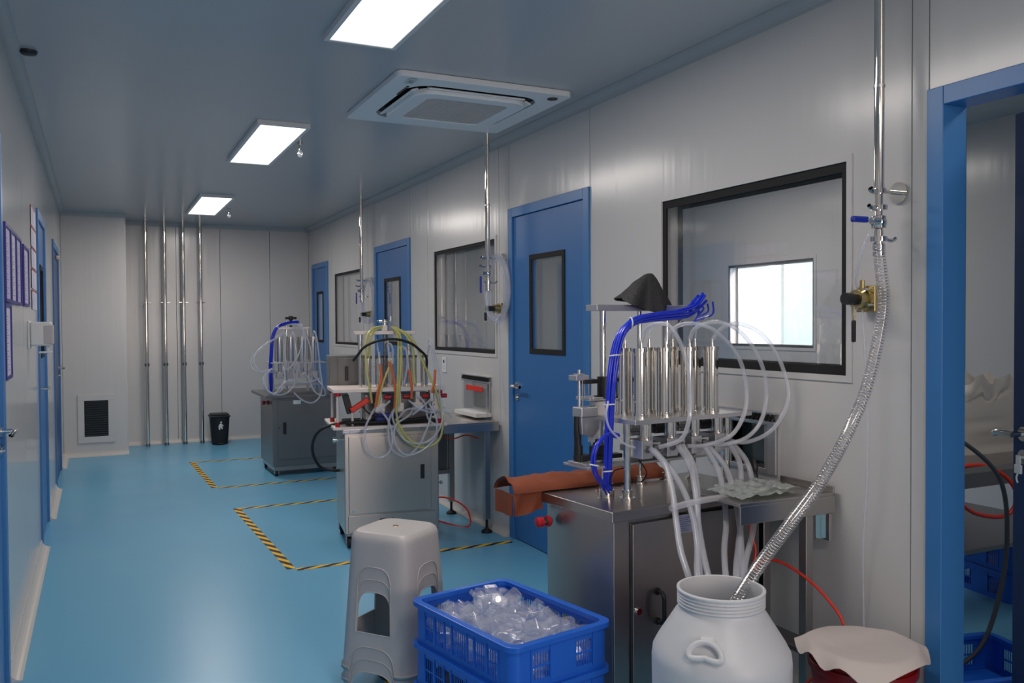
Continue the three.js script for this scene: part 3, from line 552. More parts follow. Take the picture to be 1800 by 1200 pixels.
// ── nearest machine
const m1 = thing('filling_machine', 'large filling machine beside the blue crates, with polished cylinders and bundled blue tubing', 'filling machine', [1.581, 0, -2.486], 6 * Math.PI / 180);
{
  const P = m1;
  part('cabinet', [box(0.025, 0.69, 0.1, 0.712, -0.435, -0.024, 0.004), box(0.02, 0.09, 0.1, 0.712, -0.03, -0.018, 0.004), box(0.0245, 0.026, 0.1, 0.712, -0.43, -0.03)], M.steel, P);
  part('plinth', box(0.04, 0.67, 0.04, 0.1, -0.42, -0.04), M.steelDark, P);
  for (const [x, z] of [[0.08, -0.08], [0.63, -0.08], [0.08, -0.38], [0.63, -0.38]]) part('foot', [cyl(0.03, 0, 0.02, x, z, 16), cyl(0.012, 0.02, 0.05, x, z, 10)], M.rubber, P);
  part('countertop', box(0, 0.8, 0.712, 0.75, -0.455, 0, 0.004), M.steel, P);
  const door = part('door', box(0.097, 0.60, 0.125, 0.695, -0.022, -0.006, 0.003), M.steel, P);
  gripHandle(door, 0.205, 0.33, 0.452, -0.006);
  part('lock', [cylZ(0.012, -0.006, 0.002, 0.119, 0.387, 18)], M.chrome, door);
  part('label_plate', box(0.296, 0.385, 0.634, 0.702, -0.006, -0.004), canvasMat(128, 96, (c, w, h) => { c.fillStyle = '#8f93a8'; c.fillRect(0, 0, w, h); c.fillStyle = '#5f6f98'; for (let i = 0; i < 7; i++) c.fillRect(10, 14 + i * 11, w - 30 - (i * 23) % 40, 5); }), door, true);
  eStop(P, 0.648, -0.385);
  // head: front post, plate, tall posts, top bar
  const post = (x, z, y1, r = 0.0135) => { const p = part('post', cyl(r, 0.75, y1, x, z, 24), M.chrome, P); part('flange', [cyl(0.03, 0.75, 0.757, x, z), cyl(0.02, 0.757, 0.785, x, z)], M.chrome, p); };
  post(0.19, -0.15, 1.04); post(0.69, -0.14, 1.04); post(0.69, -0.33, 1.04);
  post(0.215, -0.325, 1.45, 0.0125); post(0.416, -0.345, 1.447, 0.0095); post(0.56, -0.345, 1.447, 0.0125);
  part('cylinder_plate', box(0.155, 0.75, 1.033, 1.05, -0.365, -0.06, 0.002), M.alu, P);
  part('top_bar', box(0.16, 0.61, 1.447, 1.471, -0.36, -0.29, 0.002), M.alu, P);
  // polished cylinders in two rows, fittings on top, plungers and valve blocks below
  for (let r = 0; r < 2; r++) for (let i = 0; i < 4; i++) {
    const x = 0.247 + i * 0.121, z = -0.145 - r * 0.095;
    const c = part('cylinder', [cyl(0.0285, 1.06, 1.295, x, z, 32)], M.mirror, P);
    part('cap', cyl(0.033, 1.292, 1.306, x, z, 32), M.chrome, c); part('base_ring', cyl(0.032, 1.05, 1.062, x, z, 32), M.chrome, c);
    part('fitting', [cyl(0.007, 1.306, 1.322, x + 0.008, z, 12), cyl(0.0045, 1.322, 1.336, x + 0.008, z, 10)], M.chrome, c);
  }
  for (const x of [0.307, 0.428, 0.549]) part('tie_rod', cyl(0.004, 1.05, 1.31, x, -0.11, 8), M.steelDark, P);
  for (let i = 0; i < 4; i++) {
    const x = 0.262 + i * 0.122;
    part('plunger_cylinder', [cyl(0.022, 0.965, 1.033, x, -0.13, 24)], M.mirror, P);
    const b = part('valve_block', [box(x - 0.064, x - 0.012, 0.905, 0.972, -0.16, -0.075, 0.002), box(x - 0.012, x + 0.034, 0.912, 0.962, -0.15, -0.085, 0.002)], M.alu, P);
    part('port', [cylZ(0.013, -0.08, -0.069, x - 0.04, 0.94, 16), cylZ(0.01, -0.1, -0.06, x, 0.946, 12), cylZ(0.01, -0.1, -0.06, x + 0.018, 0.938, 12)], M.steelDark, b);
    part('coupling', [cylX(0.012, x - 0.03, x + 0.05, 0.995, -0.2, 12), box(x - 0.02, x + 0.03, 0.975, 1.03, -0.24, -0.19, 0.004)], i % 2 ? M.black : M.steelDark, P);
  }
  part('lower_tray', [box(0.05, 0.72, 0.862, 0.872, -0.36, -0.2, 0.002), box(0.05, 0.1, 0.872, 0.882, -0.33, -0.22, 0.002)], M.alu, P);
  part('drive_block', [box(0.36, 0.62, 0.872, 0.9, -0.34, -0.24, 0.003), box(0.3, 0.56, 0.9, 0.925, -0.33, -0.26, 0.003)], M.steelDark, P);
  // capping head at the left of the plate
  part('capping_frame', [box(0.055, 0.115, 1.185, 1.205, -0.33, -0.28, 0.002), box(0.11, 0.28, 1.107, 1.12, -0.36, -0.27, 0.003), cyl(0.006, 1.06, 1.225, 0.083, -0.3, 12), box(0.065, 0.1, 1.205, 1.21, -0.315, -0.285, 0.001)], M.alu, P);
  part('capping_arm', [extr((() => { const s = new THREE.Shape(); s.moveTo(0.075, 1.045); s.lineTo(0.155, 1.045); s.lineTo(0.155, 1.0); s.lineTo(0.125, 0.972); s.lineTo(0.078, 0.985); s.closePath(); return s; })(), 0.05, 0.002).translate(0, 0, -0.325), box(0.07, 0.15, 1.045, 1.085, -0.33, -0.27, 0.006)], M.alu, P);
  part('capping_arm', extr((() => { const s = new THREE.Shape(); s.moveTo(0.15, 1.1); s.lineTo(0.21, 1.1); s.lineTo(0.2, 1.05); s.lineTo(0.17, 1.02); s.lineTo(0.16, 0.96); s.lineTo(0.14, 0.95); s.lineTo(0.14, 1.02); s.closePath(); return s; })(), 0.035, 0.002).translate(0, 0, -0.32), M.white, P);
  part('black_pad', [box(0.09, 0.165, 1.172, 1.188, -0.325, -0.275, 0.003), cyl(0.026, 1.12, 1.195, 0.2, -0.3, 18), cyl(0.04, 1.113, 1.122, 0.2, -0.3, 18)], M.black, P);
  part('capping_spindle', [cyl(0.011, 0.97, 1.05, 0.07, -0.3, 14), cyl(0.014, 0.915, 0.985, 0.075, -0.3, 16), cyl(0.017, 0.9, 0.94, 0.077, -0.3, 16), cyl(0.019, 0.885, 0.902, 0.077, -0.3, 16)], M.black, P);
  part('guide_rod', [cyl(0.003, 1.11, 1.18, 0.115, -0.31, 8), cyl(0.003, 1.11, 1.18, 0.135, -0.31, 8), cyl(0.003, 1.0, 1.2, 0.088, -0.285, 8)], M.chrome, P);
  part('clamp_block', [box(0.07, 0.12, 0.882, 0.905, -0.32, -0.27, 0.004), box(0.14, 0.2, 0.88, 0.935, -0.32, -0.27, 0.006), box(0.13, 0.26, 0.884, 0.9, -0.3, -0.26, 0.004), cyl(0.014, 0.905, 0.96, 0.155, -0.29, 14)], M.black, P);
  part('cable', tube([[0.25, 0.9, -0.22], [0.22, 0.86, -0.2], [0.16, 0.85, -0.19], [0.15, 0.8, -0.2], [0.2, 0.79, -0.2]], 0.0025, 6), M.rubber, P);
  part('cable', tube([[0.29, 0.88, -0.2], [0.31, 0.83, -0.18], [0.28, 0.8, -0.18], [0.24, 0.82, -0.2], [0.23, 0.86, -0.22]], 0.0025, 6), M.rubber, P);
  // blue air tubing: eight lines in one bundle
  const B = [[0.608, 1.488, -0.2], [0.559, 1.449, -0.2], [0.46, 1.431, -0.19], [0.349, 1.422, -0.18], [0.235, 1.403, -0.17], [0.18, 1.357, -0.17], [0.153, 1.29, -0.17], [0.137, 1.197, -0.17], [0.129, 1.082, -0.175], [0.128, 0.977, -0.18], [0.138, 0.868, -0.2], [0.153, 0.774, -0.22]];
  for (let k = 0; k < 8; k++) {
    const a = k / 8 * Math.PI * 2, pts = B.map(([x, y, z], i) => { const s = [2.6, 2.0, 1.4, 1.2, 1, 1, 1, 1, 0.9, 0.85, 0.8, 0.8][i]; const j = i < 3 ? 0.008 : 0.002; return [x + Math.cos(a) * 0.0115 * s * (i < 4 ? 0.5 : 1) + rr(-j, j), y + Math.sin(a) * 0.011 * s * (i < 5 ? 1 : 0.3), z + Math.sin(a + 0.8) * 0.0085 * s]; });
    part('air_tube', tube(pts, 0.0056, 7, 5), M.blueTube, P);
  }
  for (let k = 0; k < 5; k++) { const x = 0.5 + k * 0.025; part('air_tube', tube([[x + 0.06, 1.45 + k * 0.008, -0.2 + k * 0.004], [x + 0.075, 1.475 - k * 0.01, -0.2], [0.605, 1.44 - k * 0.01, -0.2 - k * 0.01], [0.6, 1.38, -0.22], [0.255 + 0.121 * (k % 4), 1.335, -0.24]].slice(0, k > 2 ? 4 : 3), 0.004, 6), M.blueTube, P); }
  const Lp = [[0.13, 0.99, -0.13], [0.09, 1.0, -0.12], [0.052, 0.994, -0.11], [0.009, 0.964, -0.1], [-0.004, 0.919, -0.1], [0.004, 0.874, -0.1], [0.07, 0.817, -0.14], [0.138, 0.77, -0.2]];
  for (let k = 0; k < 4; k++) { const a = k / 4 * Math.PI * 2; part('air_tube', tube(Lp.map(([x, y, z]) => [x + Math.cos(a) * 0.007, y + Math.sin(a) * 0.006, z + Math.sin(a) * 0.006]), 0.0045, 7, 5), M.blueTube, P); }
  for (const [x, y, z, t] of [[0.225, 1.4, -0.17, 1], [0.15, 1.28, -0.17, 0], [0.129, 1.1, -0.175, 0], [0.14, 0.85, -0.205, 0]]) part('cable_tie', new THREE.TorusGeometry(0.0195, 0.003, 6, 20).rotateX(t ? 0 : Math.PI / 2 - 0.15).rotateY(t ? 1.3 : 0).translate(x, y, z), M.white, P);
  part('cable_tie', new THREE.TorusGeometry(0.015, 0.003, 6, 20).rotateX(Math.PI / 2).rotateZ(-0.2).translate(0.0, 0.9, -0.1), M.white, P);
  part('tube_socket', [cyl(0.03, 0.75, 0.775, 0.16, -0.235, 18), ...[0, 1, 2, 3, 4, 5].map(k => cyl(0.006, 0.775, 0.8, 0.16 + Math.cos(k * 1.05) * 0.02, -0.235 + Math.sin(k * 1.05) * 0.02, 8))], M.chrome, P);
  part('feed_tube', tube([[0.087, 1.119, -0.13], [0.062, 1.071, -0.11], [0.068, 1.027, -0.1], [0.096, 0.993, -0.09], [0.13, 0.965, -0.085], [0.17, 0.95, -0.08]], 0.0045, 8), M.clearTube, P);
  // clear hoses: arcs from the cylinder caps down to the valve blocks
  const arcs = [[[0.255, 1.332, -0.145], [0.245, 1.374, -0.11], [0.245, 1.396, -0.05], [0.26, 1.39, -0.0], [0.284, 1.333, 0.03], [0.31, 1.252, 0.04], [0.327, 1.149, 0.04], [0.318, 1.048, 0.04], [0.298, 0.982, 0.02], [0.257, 0.948, -0.05]],
    [[0.376, 1.332, -0.145], [0.372, 1.372, -0.11], [0.392, 1.396, -0.06], [0.439, 1.387, 0], [0.52, 1.336, 0.02], [0.584, 1.26, 0.03], [0.62, 1.156, 0.03], [0.611, 1.06, 0.03], [0.56, 0.976, 0.01], [0.482, 0.938, -0.05], [0.4, 0.94, -0.06]],
    [[0.497, 1.332, -0.145], [0.5, 1.376, -0.12], [0.54, 1.401, -0.06], [0.607, 1.381, -0.02], [0.684, 1.309, 0], [0.735, 1.216, 0.01], [0.751, 1.105, 0.01], [0.713, 1.008, 0.01], [0.657, 0.955, -0.01], [0.566, 0.933, -0.05], [0.52, 0.94, -0.06]],
    [[0.618, 1.332, -0.145], [0.625, 1.371, -0.11], [0.644, 1.395, -0.05], [0.71, 1.368, 0], [0.763, 1.292, 0.04], [0.804, 1.184, 0.06], [0.808, 1.108, 0.07], [0.776, 1.017, 0.05], [0.735, 0.966, 0.02], [0.68, 0.936, -0.03], [0.63, 0.94, -0.07]]];
  for (const a of arcs) part('clear_hose', tube(a, 0.0082, 9), M.clearTube, P);
  for (let i = 0; i < 4; i++) { const x = 0.255 + i * 0.121; part('air_line', tube([[x, 1.332, -0.24], [x + 0.004, 1.37, -0.235], [x + 0.02, 1.4, -0.22], [x + 0.03, 1.425, -0.2]], 0.0035, 7), M.clearTube, P); }
  const down = [[[0.225, 0.946, -0.06], [0.238, 0.896, 0], [0.2, 0.822, 0.08], [0.153, 0.742, 0.15], [0.083, 0.659, 0.25], [0.045, 0.59, 0.33], [0.03, 0.5, 0.37]],
    [[0.24, 0.94, -0.06], [0.269, 0.864, 0.01], [0.273, 0.792, 0.07], [0.251, 0.726, 0.13], [0.204, 0.649, 0.2], [0.122, 0.572, 0.3], [0.085, 0.48, 0.36]],
    [[0.36, 0.945, -0.06], [0.361, 0.875, 0], [0.329, 0.794, 0.06], [0.282, 0.72, 0.12], [0.204, 0.649, 0.2], [0.109, 0.581, 0.3], [0.068, 0.48, 0.38]],
    [[0.38, 0.944, -0.06], [0.375, 0.884, 0], [0.349, 0.801, 0.05], [0.284, 0.72, 0.12], [0.208, 0.643, 0.22], [0.13, 0.577, 0.33], [0.095, 0.48, 0.4]],
    [[0.49, 0.935, -0.06], [0.502, 0.851, 0], [0.48, 0.766, 0.05], [0.42, 0.682, 0.12], [0.329, 0.621, 0.2], [0.224, 0.563, 0.31], [0.17, 0.47, 0.38]],
    [[0.507, 0.938, -0.06], [0.54, 0.858, 0], [0.527, 0.782, 0.05], [0.493, 0.692, 0.11], [0.412, 0.619, 0.2], [0.3, 0.56, 0.3], [0.2, 0.46, 0.37]],
    [[0.625, 0.938, -0.07], [0.634, 0.868, -0.02], [0.593, 0.771, 0.03], [0.518, 0.687, 0.1], [0.408, 0.618, 0.19], [0.27, 0.559, 0.31], [0.19, 0.46, 0.4]],
    [[0.64, 0.94, -0.07], [0.674, 0.865, -0.02], [0.643, 0.789, 0.04], [0.603, 0.716, 0.09], [0.498, 0.641, 0.17], [0.32, 0.565, 0.3], [0.23, 0.46, 0.41]]];
  for (const a of down) part('suction_hose', tube(a, 0.0108, 9), M.clearTube, P);
  part('cross_hose', tube([[0.15, 0.771, 0.13], [0.214, 0.777, 0.13], [0.331, 0.779, 0.12], [0.5, 0.772, 0.1], [0.66, 0.764, 0.04], [0.72, 0.764, -0.03]], 0.0115, 9), M.clearTube, P);
  part('infeed_plate', box(0.02, 0.16, 0.725, 0.745, -0.62, -0.46, 0.003), M.steelDark, P);
}
// black cloth pulled over the hand wheel, brown cloth over the back of the counter
function sheet(nu, nv, f) { // f(u, v) → [x, y, z]
  const pos = [], idx = [], uv = [];
  for (let j = 0; j <= nv; j++) for (let i = 0; i <= nu; i++) { pos.push(...f(i / nu, j / nv)); uv.push(i / nu, j / nv); }
  for (let j = 0; j < nv; j++) for (let i = 0; i < nu; i++) { const a = j * (nu + 1) + i, b = a + 1, c = a + nu + 1, d = c + 1; idx.push(a, c, b, b, c, d); }
  const g = new THREE.BufferGeometry(); g.setAttribute('position', new THREE.Float32BufferAttribute(pos, 3)); g.setAttribute('uv', new THREE.Float32BufferAttribute(uv, 2)); g.setIndex(idx); g.computeVertexNormals(); return g;
}
function cloth(nu, nv, f, th = 0.003) { // a sheet with thickness
  const a = sheet(nu, nv, f), n = a.attributes.normal, p = a.attributes.position;
  const b = sheet(nu, nv, (u, v) => { const i = Math.round(v * nv) * (nu + 1) + Math.round(u * nu); return [p.getX(i) - n.getX(i) * th, p.getY(i) - n.getY(i) * th, p.getZ(i) - n.getZ(i) * th]; });
  const ix = b.index.array; for (let i = 0; i < ix.length; i += 3) { const t = ix[i + 1]; ix[i + 1] = ix[i + 2]; ix[i + 2] = t; } b.computeVertexNormals();
  return [a, b];
}
{
  const t = thing('black_cloth', 'crumpled black cloth hood hanging over the top bar of the near machine', 'cloth', [1.581, 0, -2.486], 6 * Math.PI / 180);
  const nz = noise2(7, 5);
  const hood = cloth(48, 20, (u, v) => {
    const a = u * Math.PI * 2, fold = 1 + 0.16 * Math.sin(a * 5 + 1) * v + 0.07 * Math.sin(a * 11) * v + 0.12 * (nz(u, v) - 0.5);
    const rx = (0.008 + 0.102 * Math.pow(v, 0.85)) * fold, rz = (0.008 + 0.075 * Math.pow(v, 0.85)) * fold;
    const ca = Math.cos(a), sa = Math.sin(a);
    const drop = 0.118 * Math.pow(v, 1.15) + (sa > 0 ? 0.04 * sa * v * v * v : 0) - 0.02 * Math.max(0, -ca) * v;
    return [0.418 + 0.035 * (1 - v) + rx * ca, 1.596 - drop, -0.325 + rz * sa];
  }, 0.002);
  part('cloth', hood, M.blackCloth, t);
}
{
  const t = thing('brown_cloth', 'rust brown cloth spread over the rear edge of the near machine counter', 'cloth', [1.581, 0, -2.486], 6 * Math.PI / 180);
  const nz = noise2(14, 6), nz2 = noise2(30, 9);
  const h = (u, v) => 0.02 * nz(u, v) + 0.006 * nz2(u, v);
  part('cloth', cloth(70, 20, (u, v) => { const x = -0.13 + u * 0.72; // roll along the rear edge, front edge falling
    const zf = -0.455 + 0.12 * Math.min(1, u * 1.2) * 0.35; const a = v * Math.PI;
    const w = 0.075 + 0.02 * nz(u, 0.3), z = zf + w * 0.3 - w * (1 - Math.cos(a)) * 0.9;
    return [x + 0.004 * nz2(u, v), 0.756 + 0.033 * Math.sin(a) + h(u, v) * Math.sin(a), z]; }, 0.003), M.cloth, t);
  part('hanging_end', cloth(16, 12, (u, v) => { const x = -0.13 + u * 0.135; return [x, 0.757 - v * (0.085 - 0.012 * u) - 0.004 * Math.sin(u * 6), -0.437 + 0.006 * Math.sin(u * 9 + v * 3) + 0.01 * v]; }, 0.003), M.cloth, t);
  part('hanging_end', cloth(12, 12, (u, v) => [-0.131 - 0.004 * Math.sin(u * 7), 0.757 - v * 0.085, -0.437 - u * 0.12], 0.003), M.cloth, t);
}
// side table in front of the wall, with plastic film and a red air hose
{
  const t = thing('side_table', 'small stainless side table against the wall beside the near machine', 'table', [1.97, 0, -2.29], 0);
  part('tabletop', [box(0, 0.44, 0.765, 0.778, -0.27, 0, 0.002), box(0, 0.44, 0.705, 0.768, -0.006, 0.004, 0.002), box(0.434, 0.442, 0.70, 0.80, -0.27, 0, 0.002)], M.steel, t);
  part('leg', box(0.315, 0.35, 0, 0.766, -0.05, -0.012, 0.003), M.steel, t);
  part('leg', box(0.315, 0.35, 0, 0.766, -0.265, -0.23, 0.003), M.steel, t);
  part('shelf', box(0.3, 0.4, 0.2, 0.22, -0.25, -0.02, 0.003), M.steelDark, t);
  part('under_panel', box(0.02, 0.3, 0.3, 0.7, -0.25, -0.24), M.steelDark, t);
  part('bracket', [box(0.4, 0.44, 0.6, 0.7, -0.055, -0.05, 0.001), box(0.425, 0.44, 0.6, 0.7, -0.05, -0.01, 0.001)], M.chrome, t);
  const f = thing('plastic_film', 'crinkled clear plastic film lying on the small side table by the wall', 'plastic film', [2.14, 0.781, -2.42]);
  const nz = noise2(9, 9), n3 = noise2(22, 20);
  for (let k = 0; k < 2; k++) part('fold', cloth(26, 20, (u, v) => [(u - 0.5) * 0.26 + k * 0.05, 0.002 + k * 0.008 + 0.022 * nz(u, (v + k * 0.4) % 1) * Math.sin(u * Math.PI) + 0.006 * n3(u, v), (v - 0.5) * 0.2 - k * 0.02], 0.0008), M.film, f);
}
tag(part('air_hose', tube([[2.2, 0.70, -2.50], [2.195, 0.62, -2.49], [2.2, 0.55, -2.47], [2.18, 0.48, -2.46], [2.2, 0.52, -2.43], [2.22, 0.53, -2.382], [2.25, 0.499, -2.286], [2.275, 0.44, -2.199], [2.285, 0.36, -2.13], [2.27, 0.2, -2.2], [2.2, 0.012, -2.35]], 0.005, 8), M.redTube, scene), 'thin red air hose looping down beside the white drum', 'hose');
{ // black knob on the wall side of the near machine
  const t = thing('levelling_knob', 'black turned knob standing on the counter before the wall hatch', 'knob', [2.335, 0.75, -2.63]);
  part('body', lathe([[0, 0], [0.017, 0], [0.0185, 0.02], [0.015, 0.045], [0.011, 0.055], [0.016, 0.062], [0.0165, 0.085], [0.009, 0.092], [0.01, 0.1], [0.004, 0.112], [0, 0.113]], 20), M.black, t);
}

// ── middle machine with yellow tubes
const m2 = thing('filling_machine', 'middle filling machine wreathed in yellow, orange and clear tubes', 'filling machine', [1.375, 0, -5.245], -8 * Math.PI / 180);
{
  const P = m2;
  part('cabinet', [box(0, 0.6, 0.09, 0.74, -0.45, 0, 0.006)], M.steel, P);
  part('countertop', box(-0.07, 0.65, 0.748, 0.766, -0.52, 0.035, 0.003), M.pinkWhite, P);
  part('top_rail', [box(-0.01, 0.61, 0.72, 0.748, -0.47, 0.012, 0.003)], M.chrome, P);
  const door = part('door', box(0.026, 0.548, 0.215, 0.7, 0, 0.012, 0.003), M.steel, P);
  part('recessed_handle', [box(0.478, 0.504, 0.415, 0.507, 0.01, 0.016, 0.003)], M.black, door);
  part('lock', cylZ(0.008, 0.01, 0.016, 0.05, 0.235, 12), M.chrome, door);
  const dr = part('drawer', box(0.02, 0.585, 0.1, 0.205, 0, 0.008, 0.003), M.steel, P);
  part('drawer_handle', box(0.215, 0.31, 0.15, 0.178, 0.006, 0.014, 0.005), M.black, dr);
  for (const [x, z, big] of [[0.03, -0.03, 1], [0.57, -0.03, 1], [0.03, -0.42, 0], [0.57, -0.42, 0]]) {
    const c = part('caster', [cylX(0.034, x - 0.012, x + 0.012, 0.034, z, 20)], M.rubber, P);
    part('fork', [box(x - 0.022, x - 0.015, 0.03, 0.09, z - 0.02, z + 0.02, 0.002), box(x + 0.015, x + 0.022, 0.03, 0.09, z - 0.02, z + 0.02, 0.002), box(x - 0.022, x + 0.022, 0.078, 0.092, z - 0.025, z + 0.025, 0.002)], M.steelDark, c);
  }
  part('side_knob', [cylX(0.02, -0.05, -0.012, 0.66, -0.2, 18), cylX(0.008, -0.02, 0.0, 0.66, -0.2, 10)], M.chrome, P);
  part('side_knob', [cylX(0.006, 0.6, 0.62, 0.375, -0.03, 10), new THREE.SphereGeometry(0.011, 12, 10).translate(0.622, 0.375, -0.03)], M.chrome, P);
  // lower posts, mid plate, upper posts, top bar, spindle and hand wheel
  for (const [x, z] of [[-0.04, 0.01], [0.605, 0.01], [-0.04, -0.3], [0.605, -0.3]]) { const p = part('post', cyl(0.009, 0.766, 0.98, x, z, 16), M.pinkWhite, P); part('foot', cyl(0.015, 0.766, 0.795, x, z, 14), M.red, p); part('collar', cyl(0.02, 0.957, 0.978, x, z, 14), M.red, p); }
  part('mid_plate', box(-0.07, 0.64, 0.978, 1.0, -0.34, 0.03, 0.003), M.pinkWhite, P);
  for (const x of [0.12, 0.433]) { const p = part('guide_post', cyl(0.0125, 1.0, 1.336, x, -0.12, 18), M.chrome, P); part('collar', cyl(0.018, 1.29, 1.336, x, -0.12, 16), M.alu, p); }
  part('top_bar', [box(0.085, 0.474, 1.336, 1.358, -0.15, -0.09, 0.003), box(0.262, 0.294, 1.358, 1.395, -0.138, -0.102, 0.003)], M.pinkWhite, P);
  part('spindle', cyl(0.011, 1.0, 1.41, 0.278, -0.12, 14), M.steelDark, P);
  part('hand_wheel', [ring(0.042, 0.007, 0.278, 1.42, -0.12), cyl(0.014, 1.395, 1.432, 0.278, -0.12, 14), box(0.24, 0.316, 1.416, 1.424, -0.126, -0.114, 0.002), cyl(0.005, 1.42, 1.452, 0.318, -0.12, 10)], M.chrome, P);
  for (let i = 0; i < 6; i++) { const x = 0.165 + i * 0.073; const c = part('cylinder', cyl(0.024, 1.0, 1.185, x, -0.1, 24), M.mirror, P); part('cap', cyl(0.027, 1.185, 1.2, x, -0.1, 24), M.steelDark, c); part('fitting', cyl(0.006, 1.2, 1.225, x, -0.09, 10), M.white, c); }
  part('control_box', [box(-0.05, 0.2, 0.985, 1.195, -0.56, -0.36, 0.004)], M.greyPaint, P);
  part('box_door', box(0.005, 0.19, 1.0, 1.18, -0.36, -0.352, 0.003), M.greyPaint, P);
  part('box_handle', box(0.05, 0.072, 1.03, 1.125, -0.352, -0.342, 0.004), M.black, P);
  for (let i = 0; i < 4; i++) { const x = 0.222 + i * 0.121; const b = part('valve_block', [box(x - 0.03, x + 0.03, 0.85, 0.905, -0.02, 0.025, 0.003), box(x - 0.014, x + 0.014, 0.9, 0.978, -0.015, 0.015, 0.002)], M.pinkWhite, P); part('screw', cylZ(0.005, 0.02, 0.028, x - 0.018, 0.888, 8), M.steelDark, b); part('red_joint', cylX(0.014, x + 0.03, x + 0.07, 0.94, 0.0, 12), M.red, P); }
  part('bottle_gripper', [box(-0.065, 0.065, -0.017, 0.017, -0.02, 0.02, 0.006).rotateZ(0.55).translate(0.1, 0.895, -0.02)], M.redTube, P);
  part('drive_arm', box(-0.02, 0.02, -0.06, 0.06, -0.02, 0.02, 0.004).rotateZ(0.25).translate(0.03, 0.9, -0.06), M.black, P);
  part('support_rod', cyl(0.008, 0.766, 0.87, 0.055, -0.02, 12), M.pinkWhite, P);
  part('support_rod', [cyl(0.006, 0.766, 0.85, 0.115, -0.05, 12), cyl(0.014, 0.845, 0.855, 0.115, -0.05, 12)], M.chrome, P);
  part('slide_base', [box(0.02, 0.6, 0.767, 0.785, -0.3, -0.02, 0.004)], M.rubber, P);
  part('blue_block', [box(0.2, 0.35, 0.79, 0.835, -0.06, 0.0, 0.006)], M.bluePlastic, P);
  part('rear_housing', [box(0.15, 0.58, 0.786, 0.95, -0.32, -0.14, 0.004)], M.steelDark, P);
  const T = (nm, pts, r, m) => part(nm, tube(pts, r, 8), m, P);
  T('black_hose', [[0.06, 1.175, 0.0], [0.083, 1.207, 0.02], [0.124, 1.259, 0.03], [0.208, 1.297, 0.04], [0.315, 1.307, 0.04], [0.418, 1.28, 0.03], [0.478, 1.236, 0.02], [0.523, 1.188, 0], [0.53, 1.1, -0.03]], 0.0085, M.rubber);
  for (const a of [
    [[0.257, 1.386, -0.08], [0.194, 1.375, -0.05], [0.153, 1.329, -0.02], [0.139, 1.223, 0], [0.142, 1.081, 0.04], [0.161, 0.968, 0.045], [0.17, 0.91, 0.03]],
    [[0.25, 1.38, -0.085], [0.205, 1.362, -0.055], [0.172, 1.32, -0.02], [0.165, 1.22, -0.02], [0.168, 1.19, -0.06]],
    [[0.323, 1.382, -0.08], [0.348, 1.327, -0.04], [0.343, 1.183, 0], [0.329, 1.006, 0.045], [0.32, 0.828, 0.06], [0.345, 0.751, 0.07], [0.396, 0.678, 0.08], [0.486, 0.627, 0.08]],
    [[0.315, 1.385, -0.075], [0.36, 1.335, -0.03], [0.36, 1.183, 0.01], [0.34, 1.006, 0.05], [0.335, 0.9, 0.05]],
    [[0.33, 1.382, -0.08], [0.396, 1.334, -0.04], [0.43, 1.272, -0.01], [0.442, 1.2, 0], [0.444, 1.091, 0], [0.445, 1.02, 0.02]],
    [[0.34, 1.38, -0.085], [0.42, 1.33, -0.05], [0.47, 1.25, -0.02], [0.489, 1.188, 0], [0.529, 1.09, 0.02], [0.574, 0.98, 0.045], [0.605, 0.854, 0.05], [0.609, 0.748, 0.08], [0.576, 0.66, 0.09], [0.484, 0.622, 0.09], [0.389, 0.657, 0.08], [0.334, 0.741, 0.07], [0.315, 0.812, 0.06]],
    [[0.307, 1.177, 0], [0.267, 1.096, 0.02], [0.236, 1.026, 0.04], [0.215, 0.938, 0.045], [0.208, 0.9, 0.04]]]) T('yellow_tube', a, 0.0074, M.yellowTube);
  for (const a of [[[0.214, 1.25, 0], [0.224, 1.151, 0.02], [0.229, 1.062, 0.04], [0.203, 0.974, 0.045], [0.192, 0.885, 0.035]], [[0.282, 1.249, 0], [0.282, 1.167, 0.02], [0.306, 1.077, 0.03], [0.316, 0.969, 0.042], [0.31, 0.863, 0.03]], [[0.398, 1.201, 0], [0.408, 1.111, 0.02], [0.421, 1.002, 0.04], [0.417, 0.93, 0.04]], [[0.557, 1.253, 0], [0.577, 1.107, 0.02], [0.565, 1.016, 0.04], [0.55, 0.962, 0.04]]]) {
    const n = a.length; T('clear_tube', [[a[0][0] - 0.01, a[0][1] + 0.03, -0.06], [a[0][0], a[0][1] + 0.05, -0.03], a[0], a[1]], 0.006, M.clearTube); T('orange_tube', a.slice(1), 0.008, M.orangeTube);
  }
